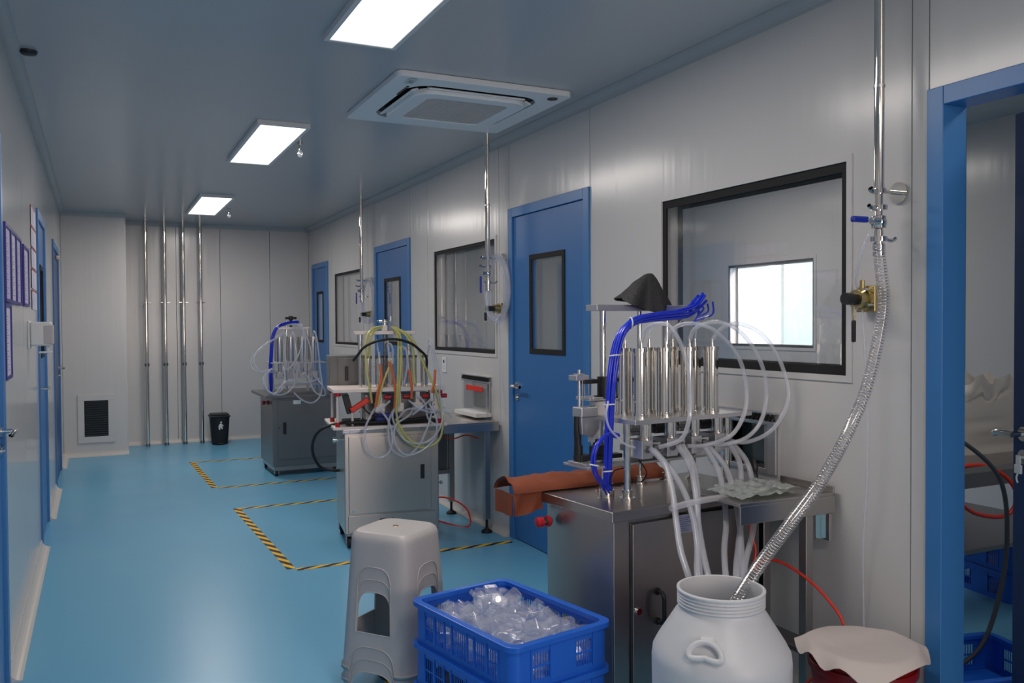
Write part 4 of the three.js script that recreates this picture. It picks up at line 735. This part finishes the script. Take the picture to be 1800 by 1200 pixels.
  for (const a of [
    [[0.19, 0.88, 0.03], [0.158, 0.836, 0.06], [0.123, 0.769, 0.08], [0.117, 0.682, 0.09], [0.143, 0.605, 0.1], [0.206, 0.577, 0.1], [0.263, 0.606, 0.1], [0.287, 0.692, 0.09], [0.266, 0.797, 0.07], [0.22, 0.87, 0.04]],
    [[0.31, 0.87, 0.03], [0.275, 0.813, 0.06], [0.264, 0.727, 0.08], [0.284, 0.622, 0.1], [0.363, 0.576, 0.1], [0.446, 0.632, 0.1], [0.503, 0.736, 0.09], [0.54, 0.828, 0.06], [0.56, 0.9, 0.03]],
    [[0.32, 0.88, 0.03], [0.293, 0.83, 0.06], [0.318, 0.743, 0.08], [0.374, 0.671, 0.1], [0.482, 0.655, 0.1], [0.556, 0.699, 0.1], [0.599, 0.768, 0.09], [0.614, 0.847, 0.06], [0.6, 0.95, 0.04]],
    [[0.44, 0.88, 0.03], [0.4, 0.83, 0.06], [0.31, 0.77, 0.08], [0.3, 0.67, 0.1], [0.36, 0.59, 0.11], [0.45, 0.6, 0.11], [0.55, 0.68, 0.1], [0.57, 0.8, 0.08], [0.53, 0.9, 0.04]],
    [[0.331, 0.81, 0.05], [0.385, 0.862, 0.05], [0.476, 0.866, 0.05], [0.568, 0.855, 0.05], [0.642, 0.834, 0.05], [0.68, 0.8, 0.03]],
    [[0.195, 0.851, 0.05], [0.237, 0.886, 0.06], [0.28, 0.924, 0.06]], [[0.4, 0.92, 0.04], [0.48, 0.86, 0.07], [0.56, 0.84, 0.06], [0.63, 0.87, 0.04]], [[0.42, 0.83, 0.06], [0.47, 0.87, 0.07], [0.55, 0.93, 0.05]], [[0.45, 0.96, 0.04], [0.5, 0.9, 0.06], [0.52, 0.8, 0.07], [0.58, 0.75, 0.08]],
    [[0.286, 1.249, -0.02], [0.28, 1.271, -0.01], [0.293, 1.278, 0], [0.306, 1.249, 0.01], [0.303, 1.149, 0.02]], [[0.347, 1.241, -0.02], [0.367, 1.259, -0.01], [0.394, 1.237, 0], [0.399, 1.147, 0.01], [0.374, 1.02, 0.02]],
    [[0.55, 1.2, -0.09], [0.553, 1.271, 0], [0.588, 1.143, 0.02], [0.6, 1.02, 0.045], [0.59, 0.9, 0.05]]]) T('clear_tube', a, 0.0072, M.clearTube);
  T('power_cable', [[0.1, 0.79, -0.05], [-0.03, 0.775, -0.1], [-0.127, 0.742, -0.12], [-0.167, 0.69, -0.15], [-0.178, 0.604, -0.2], [-0.153, 0.523, -0.25], [-0.11, 0.468, -0.3], [-0.03, 0.446, -0.3], [0.005, 0.446, -0.3]], 0.0095, M.rubber);
  T('drive_cable', [[0.1, 0.91, -0.02], [0.16, 0.84, 0.0], [0.24, 0.82, 0.02], [0.34, 0.81, 0.01]], 0.005, M.rubber);
  T('drive_cable', [[0.02, 0.79, 0.01], [0.2, 0.788, 0.015], [0.4, 0.792, 0.01], [0.55, 0.815, 0.0], [0.6, 0.84, -0.02]], 0.009, M.rubber);
}
{
  const t = thing('side_table', 'stainless side table on levelling feet beside the machine with yellow tubes', 'table', [2.02, 0, -5.2], 0);
  part('tabletop', [box(0, 0.395, 0.735, 0.745, -0.72, 0, 0.002), box(0, 0.395, 0.685, 0.737, -0.004, 0.004, 0.002), box(0, 0.006, 0.685, 0.737, -0.72, 0, 0.002)], M.steel, t);
  for (const [x, z] of [[0.32, -0.04], [0.32, -0.68], [0.04, -0.68]]) { const l = part('leg', box(x - 0.02, x + 0.02, 0.09, 0.735, z - 0.02, z + 0.02, 0.003), M.steel, t); part('levelling_foot', [cyl(0.009, 0.03, 0.1, x, z, 12), lathe([[0, 0], [0.038, 0], [0.036, 0.012], [0.014, 0.026], [0.01, 0.035]], 20, x, 0, z)], M.rubber, l); }
  part('cross_bar', box(0.02, 0.34, 0.3, 0.33, -0.69, -0.67, 0.002), M.steel, t);
  part('side_panel', box(0.0, 0.3, 0.3, 0.72, -0.715, -0.7), M.steelDark, t);
  part('under_cable', tube([[0.02, 0.66, -0.1], [0.1, 0.64, -0.08], [0.18, 0.66, -0.06], [0.28, 0.63, -0.08]], 0.005, 6), M.redTube, t);
}
tag(part('air_hose', tube([[2.0, 0.2, -5.9], [2.12, 0.13, -5.92], [2.25, 0.15, -5.75], [2.31, 0.1, -5.5], [2.29, 0.012, -5.42], [2.18, 0.008, -5.6], [2.05, 0.06, -5.85], [2.03, 0.14, -5.88]], 0.006, 8), M.redTube, scene), 'red air hose coiled in a ring under the side table', 'hose');

// ── farthest machine
const m3 = thing('filling_machine', 'farthest filling machine with a dark cabinet and tangled clear tubes', 'filling machine', [1.443, 0, -8.058], 0);
{
  const P = m3;
  part('cabinet', [box(0, 0.62, 0.09, 0.725, -0.63, 0, 0.005)], M.steelDark, P);
  part('plinth', box(0.015, 0.605, 0.05, 0.095, -0.61, -0.012), M.steel, P);
  part('countertop', box(-0.06, 0.7, 0.725, 0.752, -0.8, 0.03, 0.003), M.steelDark, P);
  const door = part('door', box(0.05, 0.6, 0.155, 0.7, 0, 0.01, 0.003), M.steelDark, P);
  part('recessed_handle', box(0.095, 0.125, 0.39, 0.5, 0.009, 0.016, 0.004), M.black, door);
  part('lock', cylZ(0.008, 0.008, 0.014, 0.057, 0.449, 12), M.chrome, door);
  part('label_plate', box(0.19, 0.26, 0.665, 0.7, 0.01, 0.012), M.white, door);
  eStop(P, 0.67, -0.2);
  for (const [x, z] of [[0.04, -0.04], [0.58, -0.04], [0.04, -0.59], [0.58, -0.59]]) { const c = part('caster', cylX(0.026, x - 0.011, x + 0.011, 0.026, z, 18), M.rubber, P); part('fork', [box(x - 0.02, x - 0.013, 0.02, 0.06, z - 0.015, z + 0.015), box(x + 0.013, x + 0.02, 0.02, 0.06, z - 0.015, z + 0.015), box(x - 0.02, x + 0.02, 0.05, 0.058, z - 0.02, z + 0.02)], M.steel, c); }
  for (const [x, z] of [[0.03, -0.1], [0.46, -0.1], [0.03, -0.3], [0.46, -0.3]]) part('post', cyl(0.009, 0.752, 1.045, x, z, 14), M.chrome, P);
  part('cylinder_plate', box(0.005, 0.52, 1.04, 1.053, -0.34, -0.07, 0.002), M.alu, P);
  for (let r = 0; r < 2; r++) for (let i = 0; i < 4; i++) { const x = 0.1 + i * 0.105, z = -0.15 - r * 0.1; const c = part('cylinder', cyl(0.03, 1.053, 1.275, x, z, 24), M.mirror, P); part('cap', cyl(0.034, 1.275, 1.287, x, z, 24), M.chrome, c); part('fitting', cyl(0.006, 1.287, 1.305, x, z, 10), M.chrome, c); }
  for (let i = 0; i < 4; i++) { const x = 0.1 + i * 0.105; part('plunger_cylinder', cyl(0.02, 0.96, 1.04, x, -0.14, 18), M.mirror, P); part('valve_block', box(x - 0.035, x + 0.03, 0.9, 0.96, -0.17, -0.09, 0.003), M.alu, P); }
  part('lower_tray', box(0.02, 0.48, 0.83, 0.842, -0.34, -0.1, 0.002), M.alu, P);
  part('tall_post', cyl(0.01, 0.752, 1.44, 0.2, -0.33, 14), M.chrome, P); part('tall_post', cyl(0.01, 0.752, 1.38, 0.4, -0.33, 14), M.chrome, P);
  part('top_bar', box(0.1, 0.42, 1.36, 1.382, -0.35, -0.3, 0.002), M.alu, P);
  part('hand_wheel', [cyl(0.012, 1.38, 1.47, 0.239, -0.3, 12), box(0.185, 0.293, 1.455, 1.478, -0.315, -0.285, 0.006), box(0.224, 0.254, 1.455, 1.478, -0.355, -0.245, 0.006), cyl(0.02, 1.445, 1.487, 0.239, -0.3, 14)], M.black, P);
  const T = (nm, pts, r, m) => part(nm, tube(pts, r, 8), m, P);
  for (let k = 0; k < 4; k++) { const a = k * 1.57; T('air_tube', [[0.277, 1.427, -0.15], [0.169, 1.416, -0.12], [0.076, 1.38, -0.1], [0.033, 1.3, -0.1], [0.016, 1.142, -0.1], [0.009, 0.983, -0.1], [0.012, 0.824, -0.1], [0.02, 0.76, -0.12]].map(([x, y, z]) => [x + Math.cos(a) * 0.012, y + Math.sin(a) * 0.01, z + Math.sin(a) * 0.012]), 0.0055, M.blueTube); }
  for (const a of [[[0.085, 1.289, -0.1], [-0.028, 1.233, -0.05], [-0.149, 1.137, 0], [-0.193, 1.047, 0.05], [-0.154, 0.985, 0.08], [-0.038, 0.991, 0.05], [0.03, 1.0, -0.05]],
    [[0.09, 1.3, -0.15], [0.033, 1.258, -0.1], [-0.098, 1.188, 0], [-0.169, 1.088, 0.06], [-0.104, 0.968, 0.08], [-0.004, 1, 0.03]],
    [[0.06, 0.96, -0.05], [-0.018, 0.99, 0.05], [-0.078, 0.917, 0.1], [-0.068, 0.817, 0.15], [0.022, 0.767, 0.15], [0.115, 0.782, 0.12], [0.186, 0.855, 0.08], [0.198, 0.955, 0], [0.2, 1.0, -0.1]],
    [[0.06, 0.95, -0.06], [-0.038, 0.965, 0.05], [-0.093, 0.882, 0.1], [-0.043, 0.79, 0.15], [0.049, 0.795, 0.12], [0.104, 0.872, 0.05], [0.115, 0.984, 0], [0.11, 1.03, -0.1]],
    [[0.31, 1.3, -0.15], [0.298, 1.405, -0.1], [0.302, 1.298, -0.05], [0.263, 1.166, 0], [0.19, 1.036, 0.02], [0.137, 0.985, 0.02]],
    [[0.404, 1.296, -0.1], [0.404, 1.34, -0.05], [0.413, 1.297, 0], [0.426, 1.137, 0.03], [0.436, 0.977, 0.05], [0.443, 0.819, 0.08], [0.405, 0.715, 0.1], [0.336, 0.676, 0.1], [0.252, 0.71, 0.08], [0.191, 0.774, 0.05]],
    [[0.2, 1.41, -0.14], [0.287, 1.394, -0.1], [0.324, 1.298, -0.03], [0.354, 1.191, 0], [0.368, 1.03, 0], [0.36, 0.95, -0.08]],
    [[0.15, 1.4, -0.13], [0.27, 1.4, -0.09], [0.31, 1.3, -0.03], [0.3, 1.1, 0.02], [0.29, 0.95, -0.08]],
    [[0.1, 1.3, -0.15], [0.138, 1.33, -0.1], [0.126, 1.142, -0.02], [0.13, 0.984, 0], [0.12, 0.93, -0.08]], [[0.205, 1.3, -0.15], [0.217, 1.33, -0.1], [0.226, 1.182, -0.02], [0.225, 1.034, 0], [0.22, 0.94, -0.08]],
    [[0.32, 0.93, -0.08], [0.324, 0.925, 0], [0.391, 0.766, 0.05], [0.464, 0.738, 0.08], [0.47, 0.777, 0.1], [0.433, 0.847, 0.1], [0.4, 0.93, -0.08]],
    [[-0.047, 0.965, 0.04], [-0.095, 0.901, 0.08], [-0.012, 0.776, 0.12], [0.11, 0.885, 0.1], [0.312, 0.864, 0.05], [0.437, 0.896, 0.02]]]) T('clear_tube', a, 0.0085, M.clearTube);
  T('cable', [[0.46, 1.045, -0.1], [0.56, 1.06, -0.08], [0.62, 1.07, -0.1], [0.66, 1.02, -0.2]], 0.004, M.greyCable);
}

// ───────────────────────── stack of plastic stools
{
  const ev = new Evaluator(); ev.useGroups = false; ev.attributes = ['position', 'normal'];
  const HT = 0.52;
  function frustum(off, y0, y1) { // rounded square tapering shell, grown or shrunk by off
    const n = 72, rows = 18, pos = [], idx = [];
    const at = (y, a) => {
      const k = y / HT, half = (0.168 - 0.033 * k) - (k > 0.94 ? 0.016 * Math.pow((k - 0.94) / 0.06, 2.4) : 0) + off + (off === 0 && y < 0.015 ? 0.0055 : 0);
      const e = 5.2, c = Math.cos(a), s = Math.sin(a), r = half / Math.pow(Math.pow(Math.abs(c), e) + Math.pow(Math.abs(s), e), 1 / e);
      return [r * c, y, r * s];
    };
    for (let j = 0; j <= rows; j++) { const q = j / rows, y = off === 0 && j < 3 ? [0, 0.014, 0.0165][j] : off === 0 ? 0.0165 + (y1 - 0.0165) * (1 - Math.pow(1 - (j - 2) / (rows - 2), 1.8)) : y0 + (y1 - y0) * (1 - Math.pow(1 - q, 1.8)); for (let i = 0; i < n; i++) pos.push(...at(y, i / n * Math.PI * 2)); }
    for (let j = 0; j < rows; j++) for (let i = 0; i < n; i++) { const a = j * n + i, b = j * n + (i + 1) % n, c = a + n, d = b + n; idx.push(a, c, b, b, c, d); }
    const cb = pos.length / 3; pos.push(0, y0, 0); const ct = pos.length / 3; pos.push(0, y1 + (off < 0 ? 0 : 0.003), 0);
    for (let i = 0; i < n; i++) { idx.push(cb, i, (i + 1) % n); idx.push(ct, rows * n + (i + 1) % n, rows * n + i); }
    const g = new THREE.BufferGeometry(); g.setAttribute('position', new THREE.Float32BufferAttribute(pos, 3)); g.setIndex(idx); g.computeVertexNormals(); return g;
  }
  const arch = (w0, w1, y0, y1) => { const s = new THREE.Shape(); s.moveTo(-w0, y0); s.lineTo(w0, y0); s.lineTo(w1, y1 - w1 * 0.75); s.bezierCurveTo(w1 * 0.9, y1, w1 * 0.45, y1, 0, y1); s.bezierCurveTo(-w1 * 0.45, y1, -w1 * 0.9, y1, -w1, y1 - w1 * 0.75); s.closePath(); return s; };
  const B = g => { const b = new Brush(g); b.updateMatrixWorld(); return b; };
  let body = ev.evaluate(B(frustum(0, 0, HT)), B(frustum(-0.0025, -0.01, HT - 0.003)), SUBTRACTION);
  const cut = (s, turn) => { const g = extr(s, 0.6).translate(0, 0, -0.3); g.deleteAttribute('uv'); if (turn) g.rotateY(Math.PI / 2); return B(g); };
  for (const t of [0, 1]) { body = ev.evaluate(body, cut(arch(0.08, 0.072, 0.15, 0.395), t), SUBTRACTION); body = ev.evaluate(body, cut(arch(0.112, 0.1, -0.05, 0.098), t), SUBTRACTION); }
  const side = y => 0.168 - 0.033 * y / HT;
  const rib = (pts, r) => new THREE.TubeGeometry(curve(pts), 40, r, 6);
  const ribs = [];
  for (let k = 0; k < 4; k++) {
    for (const [w0, w1, y0, y1, closed] of [[0.0805, 0.0725, 0.1495, 0.3955, 1], [0.1125, 0.1005, -0.05, 0.0985, 0]]) {
      const pts = arch(w0, w1, y0, y1).getSpacedPoints(70).filter(v => closed || v.y > 0.004).map(v => V(v.x, v.y, side(v.y)));
      if (closed) pts.pop();
      ribs.push(new THREE.TubeGeometry(new THREE.CatmullRomCurve3(pts, !!closed), 90, 0.0022, 6).rotateY(k * Math.PI / 2));
    }
  }
  const shell = body.geometry.index ? body.geometry.toNonIndexed() : body.geometry;
  const N = 3, pitch = 0.047, sx = 1.035, sz = -3.19;
  const words = ['lowest grey plastic stool of the stack, its feet on the floor', 'middle grey plastic stool of the stack, nested between the others', 'topmost grey plastic stool of the stack, with a brass eyelet in the seat'];
  let first = null;
  for (let i = 0; i < N; i++) {
    let o;
    if (!first) {
      o = first = thing('plastic_stool', words[0], 'stool', [sx, 0, sz], -52 * Math.PI / 180, 'nested grey plastic stools');
      part('shell', shell, M.greyPlastic, o); ribs.forEach(g => part('rib', g, M.greyPlastic, o));
part('eyelet', [new THREE.TorusGeometry(0.011, 0.003, 8, 20).rotateX(Math.PI / 2).translate(0, HT + 0.0015, 0), cyl(0.009, HT, HT + 0.004, 0, 0, 14)], M.brass, o);
    } else { o = first.clone(); o.name = numbered('plastic_stool'); scene.add(o); o.userData = { label: words[i], category: 'stool', group: 'nested grey plastic stools' }; }
    o.position.set(sx, i * pitch, sz);
  }
}

// ───────────────────────── crates with clear bottles
const CW = 0.40, CL = 0.585, CH = 0.15;
function makeCrate(label, pos, turn) {
  const t = thing('plastic_crate', label, 'crate', pos, turn, 'blue slotted crates');
  const a = CW / 2, b = CL / 2, e = 0.004; // wall 12 mm inside the rim
  const outer = rrect(CW + 0.014, CL + 0.014, 0.04); outer.holes.push(new THREE.Path(rrect(CW - 0.03, CL - 0.03, 0.03).getPoints(8)));
  part('rim', [extr(outer, 0.014, 0.002).rotateX(-Math.PI / 2).translate(0, CH - 0.018, 0)], M.crate, t);
  const lip = rrect(CW - 0.006, CL - 0.006, 0.034); lip.holes.push(new THREE.Path(rrect(CW - 0.026, CL - 0.026, 0.028).getPoints(8)));
  part('foot_ring', extr(lip, 0.016).rotateX(-Math.PI / 2), M.crate, t);
  part('base', box(-a + 0.014, a - 0.014, 0.003, 0.007, -b + 0.014, b - 0.014), M.crate, t);
  for (const [x, z] of [[1, 1], [1, -1], [-1, 1], [-1, -1]]) { // rounded corner columns
    const s = new THREE.Shape(), R = 0.034, w = 0.005; s.absarc(0, 0, R, 0, Math.PI / 2); s.lineTo(-0.04, R); s.lineTo(-0.04, R - w); s.lineTo(0, R - w); s.absarc(0, 0, R - w, Math.PI / 2, 0, true); s.lineTo(R - w, -0.04); s.lineTo(R, -0.04); s.closePath();
    const rot = { '1,1': -Math.PI / 2 * 0, '1,-1': Math.PI / 2, '-1,-1': Math.PI, '-1,1': -Math.PI / 2 }[x + ',' + z];
    const g = extr(s, CH - 0.02).rotateX(Math.PI / 2).translate(0, CH - 0.012, 0).rotateY(rot).translate(x * (a - R - 0.004), 0, z * (b - R - 0.004));
    part('corner_post', g, M.crate, t);
  }
  const sideWall = (len, x, turnY, panels) => { // panels: list of [from, to, slotted?]
    const gs = [];
    gs.push(box(-len / 2, len / 2, CH - 0.04, CH - 0.012, -0.0025, 0.0025), box(-len / 2, len / 2, 0.012, 0.028, -0.0025, 0.0025));
    for (const [p, q, slot] of panels) {
      if (!slot) { gs.push(box(p, q, 0.02, CH - 0.02, -0.0015, 0.0045)); continue; }
      gs.push(box(p, q, 0.066, 0.072, -0.0025, 0.0025));
      const n = Math.round((q - p) / 0.0115); for (let i = 0; i < n; i++) { const c = p + (q - p) * (i + 0.5) / n; gs.push(box(c - 0.0016, c + 0.0016, 0.026, CH - 0.038, -0.001, 0.001)); }
      gs.push(box(p - 0.003, p + 0.003, 0.02, CH - 0.02, -0.002, 0.005), box(q - 0.003, q + 0.003, 0.02, CH - 0.02, -0.002, 0.005));
    }
    gs.forEach(g => g.translate(0, 0, x).rotateY(turnY));
    part('side_panel', gs, M.crate, t);
  };
  const short = [[-0.125, -0.05, 1], [-0.05, 0.05, 0], [0.05, 0.125, 1]];
  const long = [[-0.215, -0.155, 1], [-0.15, -0.09, 1], [-0.045, 0.045, 1], [0.085, 0.15, 1], [0.155, 0.215, 1]];
  sideWall(CW - 0.07, b - 0.006, 0, short); sideWall(CW - 0.07, b - 0.006, Math.PI, short);
  sideWall(CL - 0.07, a - 0.006, Math.PI / 2, long); sideWall(CL - 0.07, a - 0.006, -Math.PI / 2, long);
  return t;
}
const CX = 1.236, CZ = -2.60, CT = 11 * Math.PI / 180;
const crate0 = makeCrate('blue slotted crate at the top of the stack, heaped with clear bottles', [CX, 0.288, CZ], CT);
const copyCrate = (label, pos, turn) => { const o = crate0.clone(); o.name = numbered('plastic_crate'); scene.add(o); o.position.set(...pos); o.rotation.y = turn; o.userData = { label, category: 'crate', group: 'blue slotted crates' }; return o; };
copyCrate('blue slotted crate in the middle of the stack beside the stools', [CX - 0.004, 0.144, CZ + 0.004], CT - 0.01);
copyCrate('blue slotted crate standing on the floor under two others', [CX, 0, CZ], CT);
{
  // square shouldered bottle with a ribbed neck, flat faces
  const sq = (r0, r1, y0, y1, n = 4) => new THREE.CylinderGeometry(r1, r0, y1 - y0, n, 1, true).toNonIndexed().rotateY(Math.PI / 4).translate(0, (y0 + y1) / 2, 0);
  const flat = g => { g.computeVertexNormals(); return g; };
  const geo = join([flat(sq(0.021, 0.024, 0, 0.004)), flat(sq(0.024, 0.0245, 0.004, 0.046)), flat(sq(0.0245, 0.011, 0.046, 0.056)), flat(new THREE.CircleGeometry(0.021, 4).toNonIndexed().rotateZ(Math.PI / 4).rotateX(Math.PI / 2)), new THREE.CylinderGeometry(0.0085, 0.0085, 0.022, 10, 1, true).translate(0, 0.066, 0), new THREE.CylinderGeometry(0.0108, 0.0108, 0.003, 10).translate(0, 0.06, 0)].map(g => g.translate(0, -0.038, 0)));
  let proto = null; const group = 'clear bottles heaped in the topmost crate';
  const put = (x, y, z, q) => {
    let o;
    if (!proto) { o = proto = new THREE.Mesh(geo, M.bottle); o.castShadow = o.receiveShadow = true; o.name = numbered('clear_bottle'); scene.add(o); tag(o, 'small clear plastic bottle in the heap filling the topmost blue crate', 'bottle', group); }
    else { o = proto.clone(); o.name = numbered('clear_bottle'); scene.add(o); }
    o.position.set(x, y, z); o.quaternion.copy(q); if (lab) o.userData = { ...lab };
  };
  let lab = null;
  const fillCrate = (base, layers, cx, cz, turn) => {
    for (let L = 0; L < layers.length; L++) {
      const [y, keep] = layers[L];
      for (let i = 0; i < 6; i++) for (let j = 0; j < 11; j++) {
        const x = (i + 0.5) / 6 * 0.33 - 0.165 + rr(-0.012, 0.012), z = (j + 0.5) / 11 * 0.52 - 0.26 + rr(-0.012, 0.012);
        const edge = Math.max(Math.abs(x) / 0.165, Math.abs(z) / 0.26);
        if (!keep(x, z, edge)) { continue; }
        const c = Math.cos(turn), s = Math.sin(turn);
        const q = new THREE.Quaternion().setFromEuler(new THREE.Euler(Math.PI / 2 + rr(-0.7, 0.7), rr(0, 6.28), rr(-0.7, 0.7), 'YXZ'));
        put(cx + x * c + z * s, base + y + rr(-0.008, 0.008) + 0.01 * (1 - edge), cz - x * s + z * c, q);
      }
    }
  };
  fillCrate(0.288, [[0.035, (x, z, e) => e > 0.62], [0.07, (x, z, e) => true], [0.103, (x, z, e) => e < 0.93 || rnd() < 0.35], [0.134, (x, z, e) => e < 0.8 && rnd() < 0.5], [0.15, (x, z, e) => Math.hypot(x - 0.05, z + 0.12) < 0.09 && rnd() < 0.7]], CX, CZ, CT);
  lab = { label: 'small clear plastic bottle showing through the slots of the middle crate', category: 'bottle', group: 'clear bottles inside the middle crate' };
  fillCrate(0.144, [[0.045, (x, z, e) => e > 0.75], [0.09, (x, z, e) => e > 0.8]], CX, CZ, CT);
}

// ───────────────────────── white drum and red bucket
{
  const t = thing('plastic_drum', 'white translucent plastic drum with an open mouth holding the clear hoses', 'drum', [1.637, 0, -1.985]);
  const R = 0.201;
  const prof = [[0.0, 0.004], [0.18, 0.0], [0.195, 0.01], [R, 0.03], [R, 0.2], [R - 0.001, 0.34], [R, 0.42], [0.198, 0.445], [0.185, 0.47], [0.15, 0.525], [0.133, 0.552], [0.124, 0.564], [0.1225, 0.572]];
  for (let i = 0; i < 4; i++) { const y = 0.575 + i * 0.0095; prof.push([0.1225, y], [0.1265, y + 0.0025], [0.1265, y + 0.005], [0.1225, y + 0.0075]); }
  prof.push([0.1255, 0.614], [0.128, 0.618], [0.1275, 0.623], [0.122, 0.625], [0.117, 0.622], [0.1165, 0.56], [0.145, 0.518], [0.18, 0.468], [0.193, 0.44], [0.196, 0.42], [0.196, 0.03], [0.18, 0.008], [0, 0.008]);
  part('body', lathe(prof, 72), M.hdpe, t);
  part('liquid', lathe([[0, 0.01], [0.17, 0.01], [0.193, 0.035], [0.1935, 0.4], [0, 0.4]], 48), M.liquid, t);
  for (const k of [0, 1]) { // moulded carrying loops on the shoulder
    const pts = []; for (let i = 0; i < 28; i++) { const a = i / 28 * Math.PI * 2; pts.push(V(Math.cos(a) * 0.046, Math.sin(a) * 0.026 - 0.01 * Math.cos(a * 2) * 0.5 + (Math.sin(a) < 0 ? 0.008 * Math.cos(a) ** 2 * -0 + 0.01 * (1 - Math.abs(Math.cos(a))) : 0), 0)); }
    const g = new THREE.TubeGeometry(new THREE.CatmullRomCurve3(pts, true), 80, 0.0085, 10).rotateX(-0.5).translate(0, 0.49, 0.185).rotateY(-0.92 + k * Math.PI);
    part('carrying_loop', [g, box(-0.022, 0.022, 0.508, 0.526, 0.135, 0.166, 0.008).rotateY(-0.92 + k * Math.PI)], M.hdpe, t);
  }
}
{
  const t = thing('red_bucket', 'dark red bucket beside the white drum, covered by a round pale cloth', 'bucket', [2.18, 0, -1.955]);
  part('body', lathe([[0, 0.004], [0.13, 0], [0.135, 0.008], [0.16, 0.35], [0.168, 0.352], [0.168, 0.362], [0.156, 0.362], [0.13, 0.012], [0, 0.012]], 48), M.bucketRed, t);
  part('band', lathe([[0.158, 0.3], [0.165, 0.3], [0.166, 0.325], [0.16, 0.325]], 48), M.bucketRed, t);
  const c = thing('pale_cloth', 'round pale pinkish cloth cover draped over the red bucket', 'cloth', [2.175, 0.372, -1.955]);
  const nz = noise2(9, 5);
  part('cloth', cloth(72, 22, (u, v) => { const a = u * Math.PI * 2, r = v * (0.2 + 0.008 * Math.sin(a * 3 + 1)), over = Math.max(0, r - 0.165); const wave = 0.5 + 0.5 * Math.sin(a * 7 + 2 * Math.sin(a * 2)); return [r * Math.cos(a), 0.004 + 0.006 * nz(u, v) * v + 0.004 * Math.sin(a * 2 + 0.5) * v - over * (0.5 + 0.9 * wave), r * Math.sin(a)]; }, 0.002), M.paleCloth, c);
}

// ───────────────────────── things in the filling room behind the doorway
{
  const t = thing('work_table', 'stainless work table in the room seen through the doorway', 'table', [3.75, 0.02, -2.85]);
  part('tabletop', box(-0.6, 0.6, 0.72, 0.75, -0.4, 0.4, 0.004), M.steel, t);
  part('apron', [box(-0.6, 0.6, 0.66, 0.722, 0.385, 0.4), box(-0.6, -0.585, 0.66, 0.722, -0.4, 0.4)], M.steelDark, t);
  for (const [x, z] of [[-0.57, 0.37], [0.57, 0.37], [-0.57, -0.37], [0.57, -0.37]]) part('leg', box(x - 0.02, x + 0.02, 0, 0.72, z - 0.02, z + 0.02, 0.003), M.steel, t);
  part('shelf', box(-0.56, 0.56, 0.36, 0.38, -0.37, 0.37, 0.003), M.steelDark, t);
  const b = thing('plastic_sack', 'large translucent sack with a crumpled open top on the work table', 'sack', [3.85, 0.77, -2.93]);
  const nz = noise2(11, 7), n2 = noise2(40, 8);
  part('sack', cloth(64, 24, (u, v) => { const a = u * Math.PI * 2, e = 4, c = Math.cos(a), s = Math.sin(a), r = 1 / Math.pow(Math.pow(Math.abs(c), e) + Math.pow(Math.abs(s), e), 1 / e); const k = 1 + 0.05 * (nz(u, v) - 0.5) + (v > 0.75 ? 0.22 * (n2(u, v) - 0.5) : 0); return [r * c * 0.34 * k, v * (0.27 + (v > 0.7 ? 0.12 * n2(u, 0.3) + 0.03 * nz(u, v) : 0)), r * s * 0.26 * k]; }, 0.002), M.bag, b);
  part('filling', lathe([[0, 0], [0.24, 0], [0.25, 0.03], [0.25, 0.2], [0.2, 0.25], [0, 0.27]], 24).scale(1.25, 1, 0.95), M.paleCloth, b);
  tag(part('air_hose', tube([[3.0, 0.79, -2.4], [3.3, 0.78, -2.45], [3.5, 0.762, -2.46], [3.6, 0.7, -2.43], [3.64, 0.62, -2.42], [3.6, 0.55, -2.43], [3.4, 0.57, -2.44], [3.2, 0.68, -2.42]], 0.009, 8), M.redTube, scene), 'red air hose draped over the edge of the work table in the next room', 'hose');
  tag(part('power_cable', tube([[2.95, 0.98, -2.3], [3.1, 0.9, -2.25], [3.2, 0.78, -2.2], [3.25, 0.55, -2.2], [3.2, 0.3, -2.2], [3.1, 0.1, -2.22], [3.0, 0.012, -2.3], [2.85, 0.012, -2.5]], 0.009, 8), M.greyCable, scene), 'grey cable hanging behind the half open navy door', 'cable');
  copyCrate('blue crate on the floor of the next room, under the work table', [4.35, 0, -2.85], 1.4);
  copyCrate('empty blue crate just inside the open doorway', [2.89, 0.0, -2.12], 1.35);
  copyCrate('blue crate stacked on another under the work table of the next room', [4.35, 0.144, -2.85], 1.38);
}
renderer.render(scene, camera);
